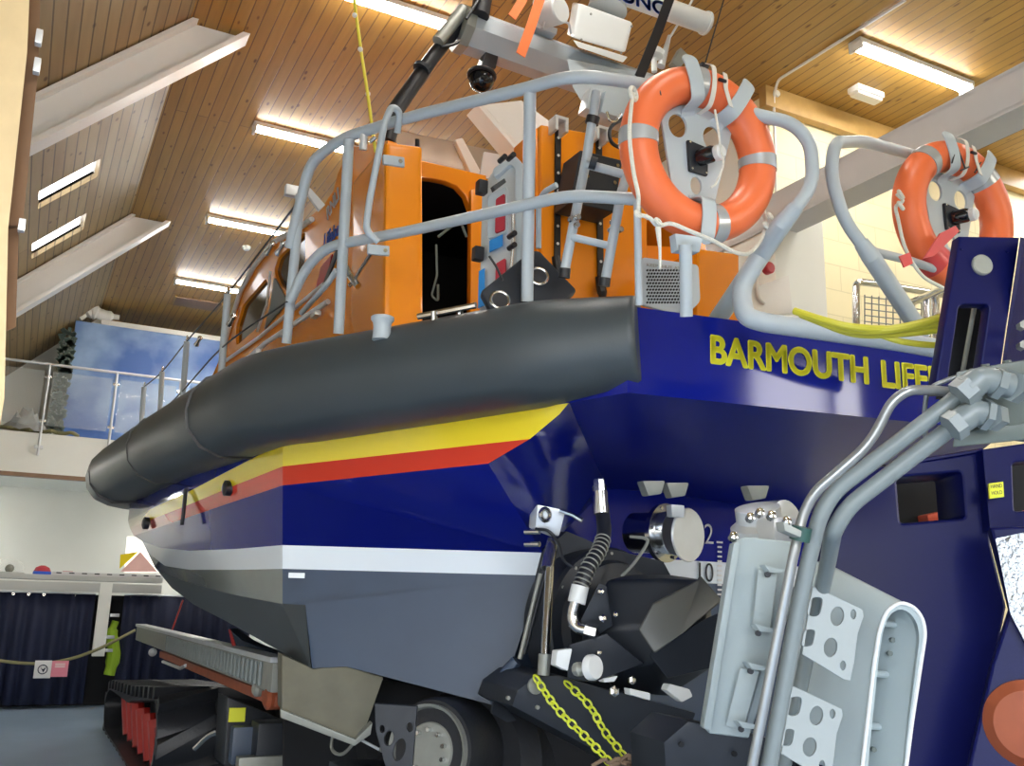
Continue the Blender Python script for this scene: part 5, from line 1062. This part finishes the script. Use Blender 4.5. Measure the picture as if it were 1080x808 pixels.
# hydraulic manifold
mf = MB(); mf.prism([at(1008, 392, 2.50), at(1100, 376, 2.50), at(1110, 470, 2.50), at(1008, 458, 2.50)], ray(1010, 430)*.2); mo = mf.build('manifold', M['greyblock'], tr_, bev=.012)
MB().prism([at(1008, 456, 2.47), at(1100, 444, 2.47), at(1100, 462, 2.47), at(1004, 472, 2.47)], ray(1010, 460)*.2).build('manifold_foot', M['greyblock'], mo, bev=.01)
for a, b in ((1040, 388), (1063, 384), (1078, 395)): MB().cyl(at(a, b+6, 2.6), at(a-1, b-4, 2.6), .011, seg=6).build('bolt', M['greyblock'], mo)
def hexfit(a, b, r, seg=6, m='greypipe'): MB().cyl(a, b, r, seg=seg).build('pipe_union', M[m], mo)
d2 = 2.42
hexfit(at(1012, 418, d2), at(1024, 408, d2), .040); hexfit(at(1020, 411, d2), at(1034, 400, d2), .036, 16)
MB().sweep([at(1024, 408, d2), at(1036, 399, d2), at(1052, 404, d2)], .034, fillet=.04, seg=16).build('elbow_pipe', M['greypipe'], mo)
hexfit(at(1048, 403, d2), at(1056, 406, d2), .042); hexfit(at(1054, 404, d2), at(1066, 407, d2), .032, 16); hexfit(at(1064, 406, d2), at(1072, 409, d2+.03), .043)
hexfit(at(1002, 452, d2), at(1012, 445, d2), .040); hexfit(at(1010, 446, d2), at(1022, 438, d2), .034, 16)
MB().sweep([at(1014, 443, d2), at(1026, 434, d2), at(1040, 437, d2)], .032, fillet=.04, seg=16).build('elbow_pipe', M['greypipe'], mo)
hexfit(at(1036, 436, d2), at(1043, 438, d2), .042); hexfit(at(1042, 438, d2), at(1050, 440, d2+.03), .038)
# pipes
def pipe(pts, r, m='greypipe'): return MB().sweep(pts, r, fillet=.09, seg=16).build('hydraulic_pipe', M[m], tr_)
pipe([at(1018, 412, 2.46), at(985, 438, 2.46), at(880, 518, 2.5), at(864, 545, 2.5), at(846, 620, 2.5), at(808, 825, 2.5)], .0215)
pipe([at(1006, 449, 2.46), at(965, 480, 2.48), at(895, 534, 2.5), at(879, 560, 2.5), at(872, 600, 2.7), at(858, 660, 2.9), at(820, 840, 2.95)], .0225)
pipe([at(1012, 415, 2.5), at(990, 412, 2.5), at(958, 411, 2.48), at(940, 424, 2.48), at(918, 468, 2.48), at(858, 520, 2.48), at(846, 545, 2.48), at(836, 590, 2.46), at(790, 825, 2.46)], .0135, 'pipesteel')
pipe([at(1032, 391, 2.5), at(1000, 400, 2.52), at(978, 410, 2.54), at(974, 440, 2.56), at(977, 470, 2.58)], .0065, 'pipesteel')
MB().prism([at(826, 550, 2.4), at(846, 560, 2.4), at(845, 567, 2.4), at(828, 560, 2.4)], (0, .03, 0)).build('pipe_clamp', M['galv'], tr_, bev=.004); MB().cyl(at(846, 556, 2.44), at(843, 570, 2.44), .026).build('pipe_sleeve', mat('green_rubber', (.02, .07, .06), .5), tr_)
# flat white fairing panel (left of pipes)
dP = 3.35
fw = MB(); fw.prism([at(776, 570, dP), at(786, 566, dP), at(842, 572, dP), at(835, 640, dP), at(790, 779, dP), at(748, 774, dP), at(743, 768, dP)], (.10, .14, 0)); fwo = fw.build('fairing_panel', M['fairing'], tr_, bev=.012, bseg=3)
MB().prism([at(774, 572, dP-.03), at(781, 572, dP-.03), at(750, 772, dP-.03), at(742, 768, dP-.03)], (.02, .05, 0)).build('fairing_edge', M['fairing'], fwo, bev=.008)
for a, b, c_, d_ in ((804, 600, 800, 660), (785, 704, 772, 765)):
    MB().prism([at(a-2, b, dP-.01), at(a+18, b+4, dP-.01), at(c_+14, d_+4, dP-.01), at(c_-4, d_, dP-.01)], (-.02, -.012, 0)).build('access_cover', M['fairing'], fwo, bev=.003)
for a, b in ((808, 599), (798, 661), (790, 701), (780, 762)):
    MB().prism([at(a-8, b-3, dP-.04), at(a+14, b+2, dP-.04), at(a+10, b+6, dP-.04), at(a-2, b+5, dP-.04)], (0, -.03, 0)).build('lug', M['fairing'], fwo, bev=.004); MB().lathe(at(a+1, b+7, dP-.05), (-.4, -.9, 0), [(.010, 0), (.010, .012)], seg=10).build('bolt', M['darksteel'], fwo)
# motor unit above panel
MB().lathe(at(802, 560, 3.6), (-.3, -.2, .95), [(.11, -.12), (.11, .02), (.085, .04), (.085, .09), (.05, .10)]).build('motor_cap', M['alu'], fwo)
MB().box(at(822, 560, 3.5), (.14, .1, .09)).build('motor_block', M['alu'], fwo, bev=.015)
for a, b in ((790, 548), (800, 543), (812, 546), (828, 552), (776, 580), (772, 568)): MB().lathe(at(a, b, 3.38), (-.3, -.8, .4), [(.016, 0), (.016, .025), (.006, .03)], seg=8).build('bolt', M['steel'], fwo)
# D-shaped hollow fairing
dd = 2.85
mouth = [(907, 830), (922, 700), (928, 662), (936, 643), (950, 635), (964, 640), (973, 652), (976, 668), (962, 760), (953, 830)]
mth = rnd(mouth, 10, 4)
cx_, cy_ = 943, 735
inner = [(cx_+(a-cx_)*.82+0, cy_+(b-cy_)*.955+2) for a, b in mth]
def ringm(pix, d): return [at(a, b, d) for a, b in pix]
back = [V(p) for p in ringm([(a-88, b-42-(a-907)*.05) for a, b in mth], dd+.28)]
fr = ringm(mth, dd); inn = ringm(inner, dd); inb = ringm([(a-30, b-16) for a, b in inner], dd+.25)
k = len(fr); mb = MB()
def band_(a, b): mb.add(a+b, [(i, (i+1) % k, k+(i+1) % k, k+i) for i in range(k)])
band_(fr, back); band_(fr, inn); band_(inn, inb); mb.add(inb, [tuple(range(k))]); mb.add(back, [tuple(range(k))])
df = mb.build('hollow_fairing', M['fairing'], tr_, smooth=40)
MB().sweep(fr, .006, closed=True, seg=8).build('fairing_lip', M['offwhite'], df)
for b in (657, 710, 765):
    MB().cyl(at(926-(b-657)*.15, b, dd+.05), at(944-(b-657)*.15, b+2, dd+.1), .011, seg=10).build('spacer', M['fairing'], df)
for i, (a, b) in enumerate(((962, 668), (959, 690), (956, 703), (952, 723), (940, 675), (937, 689), (942, 782), (920, 790), (936, 802))): MB().lathe(at(a, b, dd+.10), (-.4, -.9, 0), [(.008, 0), (.008, .015)], seg=8).build('rivet', M['greyblock'], df)
# perforated brackets
def bracket(oy, ox):
    o_ = at(880+ox, 670+oy, 2.72)
    out = [(857, 618), (866, 622), (910, 643), (911, 650), (905, 668), (901, 700), (897, 718), (890, 717), (846, 690)]
    hl_ = [slot(860, 640, 6.5, 10, .2), slot(853, 673, 6.5, 10, .2), ell(883, 650, 7, 10, 20, .15), ell(876, 683, 7, 10, 20, .15), ell(900, 648, 3, 5, 12), ell(889, 702, 3, 5, 12)]
    plate('perforated_bracket', M['bracket'], tr_, [[(a+ox, b+oy) for a, b in l] for l in [out]+hl_], o_, (-.47, -.88, 0), .014, bev=.002)
bracket(0, 0); bracket(105, -22)
# dark deck under the panel and grey sheet
MB().prism([at(700, 783, 3.4), at(726, 760, 3.4), at(800, 775, 3.4), at(850, 790, 3.4), at(850, 860, 3.4), at(705, 860, 3.4)], (.05, .3, 0)).build('lower_guard', M['darksteel'], tr_, bev=.02)
for a, b in ((718, 785), (774, 795), (780, 765)): MB().lathe(at(a, b, 3.38), (-.3, -.9, 0), [(.010, 0), (.010, .01)], seg=8).build('bolt', M['dark'], tr_)
# supports so the tractor stands on the floor
MB().box((3.1, 2.2, .5), (1.0, .9, 1.0)).build('base_block', M['navy_tr'], tr_, bev=.02)
t = thing('coir_rope_heap', 'beige frayed rope heap in the dark under the jets at the bottom edge', 'rope', at(675, 800, 4.2))
mb = MB(); random.seed(5)
for i in range(26):
    a = at(655+random.random()*50, 798+random.random()*12, 4.15+random.random()*.1); pts_ = [a]
    for j in range(4): a = a+V((random.uniform(-.05, .05), random.uniform(-.03, .03), random.uniform(-.03, .03))); pts_.append(a)
    mb.sweep(catmull(pts_, 4), .009, seg=6)
tag(mb.build('strands', M['brownmat'], t), kind='stuff')
# yellow hose over the stern
t = thing('yellow_hose', 'yellow hoses draped across the stern gunwale beside the starboard loop', 'hose', at(900, 345, 3.5))
for pts_, r_ in (([(838, 328, 3.6), (870, 338, 3.5), (900, 345, 3.45), (950, 347, 3.45), (1000, 340, 3.45), (1030, 335, 3.5)], .014), ([(845, 331, 3.6), (880, 344, 3.5), (915, 349, 3.46), (955, 345, 3.44), (1000, 333, 3.44), (1030, 322, 3.5)], .016), ([(925, 352, 3.5), (950, 360, 3.48), (985, 364, 3.48), (1020, 362, 3.5)], .012), ([(848, 333, 3.6), (900, 352, 3.5), (950, 352, 3.47), (1000, 347, 3.46), (1030, 346, 3.5)], .013)):
    MB().sweep(catmull([at(*p) for p in pts_], 8), r_, seg=10).build('hose', M['yellowhose'], t)

# ------------------------------------------------------------------ right wall fittings
t = thing('electrical_cabinet', 'tall white cabinet with timber top against the cream wall behind the port buoy', 'cabinet', on_y(835, 300, 6.0))
mb = MB(); xb = on_y(868, 240, 5.7).x; ztp = on_y(866, 224, 5.7).z; print('ztp', ztp, B0.z)
MB().box(((5.33+xb)/2, 6.03, ztp/2-.03), (xb-5.33, .66, ztp-.06)).build('carcass', M['white_wall'], t, bev=.01)
MB().box(((5.33+xb)/2+.01, 6.03, ztp-.02), (xb-5.33+.03, .68, .07)).build('top_board', M['timber'], t, bev=.01)
p = on_y(808, 284, 5.66); MB().lathe(p, (0, -1, 0), [(.05, 0), (.05, .05), (.04, .06)]).build('stop_button', M['redbtn'], t)
MB().sweep([on_y(793, 262, 5.66), on_y(800, 315, 5.66), on_y(806, 320, 5.66)], .018, fillet=.05, seg=8).build('cable_pipe', M['white_paint'], t)
MB().prism([on_y(790, 305, 5.68), on_y(832, 290, 5.68), on_y(836, 330, 5.68), on_y(790, 335, 5.68)], (0, .02, 0)).build('door_leaf', M['white_paint'], t, bev=.004)
t = thing('cage_trolley', 'steel tube and mesh cage trolley beyond the stern gunwale', 'trolley', on_y(935, 320, 5.2))
Yt_ = 5.2
def cy(a, b, Y=Yt_): return on_y(a, b, Y)
MB().sweep([cy(903, 360), cy(903, 297), cy(928, 300), cy(1000, 312)], .03, fillet=.06).build('tube_frame', M['steel'], t)
MB().sweep([cy(977, 312, 4.9), cy(978, 360, 4.9)], .03).build('tube_frame', M['steel'], t); MB().sweep([cy(986, 308, 4.8), cy(988, 360, 4.8)], .03).build('tube_frame', M['steel'], t)
MB().sweep([cy(960, 320, 5.1), cy(998, 303, 4.6)], .03).build('tube_frame', M['steel'], t)
mb = MB()
for i in range(9): a = 912+i*7.5; mb.cyl(cy(a, 311+i*.9), cy(a, 352), .005, seg=5)
for i in range(6): b = 313+i*6.5; mb.cyl(cy(912, b), cy(972, b+7), .005, seg=5)
mb.build('mesh_panel', M['greypipe'], t)

# ------------------------------------------------------------------ light
w = bpy.data.worlds.new('world'); bpy.context.scene.world = w; w.use_nodes = True; nt = w.node_tree
bg = nt.nodes['Background']; sk = nt.nodes.new('ShaderNodeTexSky'); sk.sky_type = 'NISHITA'; sk.sun_disc = False; sk.sun_elevation = math.radians(42); sk.sun_rotation = math.radians(150); sk.air_density = 1; sk.dust_density = 3
hs_ = nt.nodes.new('ShaderNodeHueSaturation'); hs_.inputs['Saturation'].default_value = .55; nt.links.new(sk.outputs[0], hs_.inputs['Color']); nt.links.new(hs_.outputs[0], bg.inputs[0]); bg.inputs[1].default_value = 1.25
sc = bpy.context.scene
sc.view_settings.view_transform = 'Standard'; sc.view_settings.look = 'None'; sc.view_settings.gamma = 1; sc.view_settings.exposure = 0.45; sc.view_settings.use_curve_mapping = False
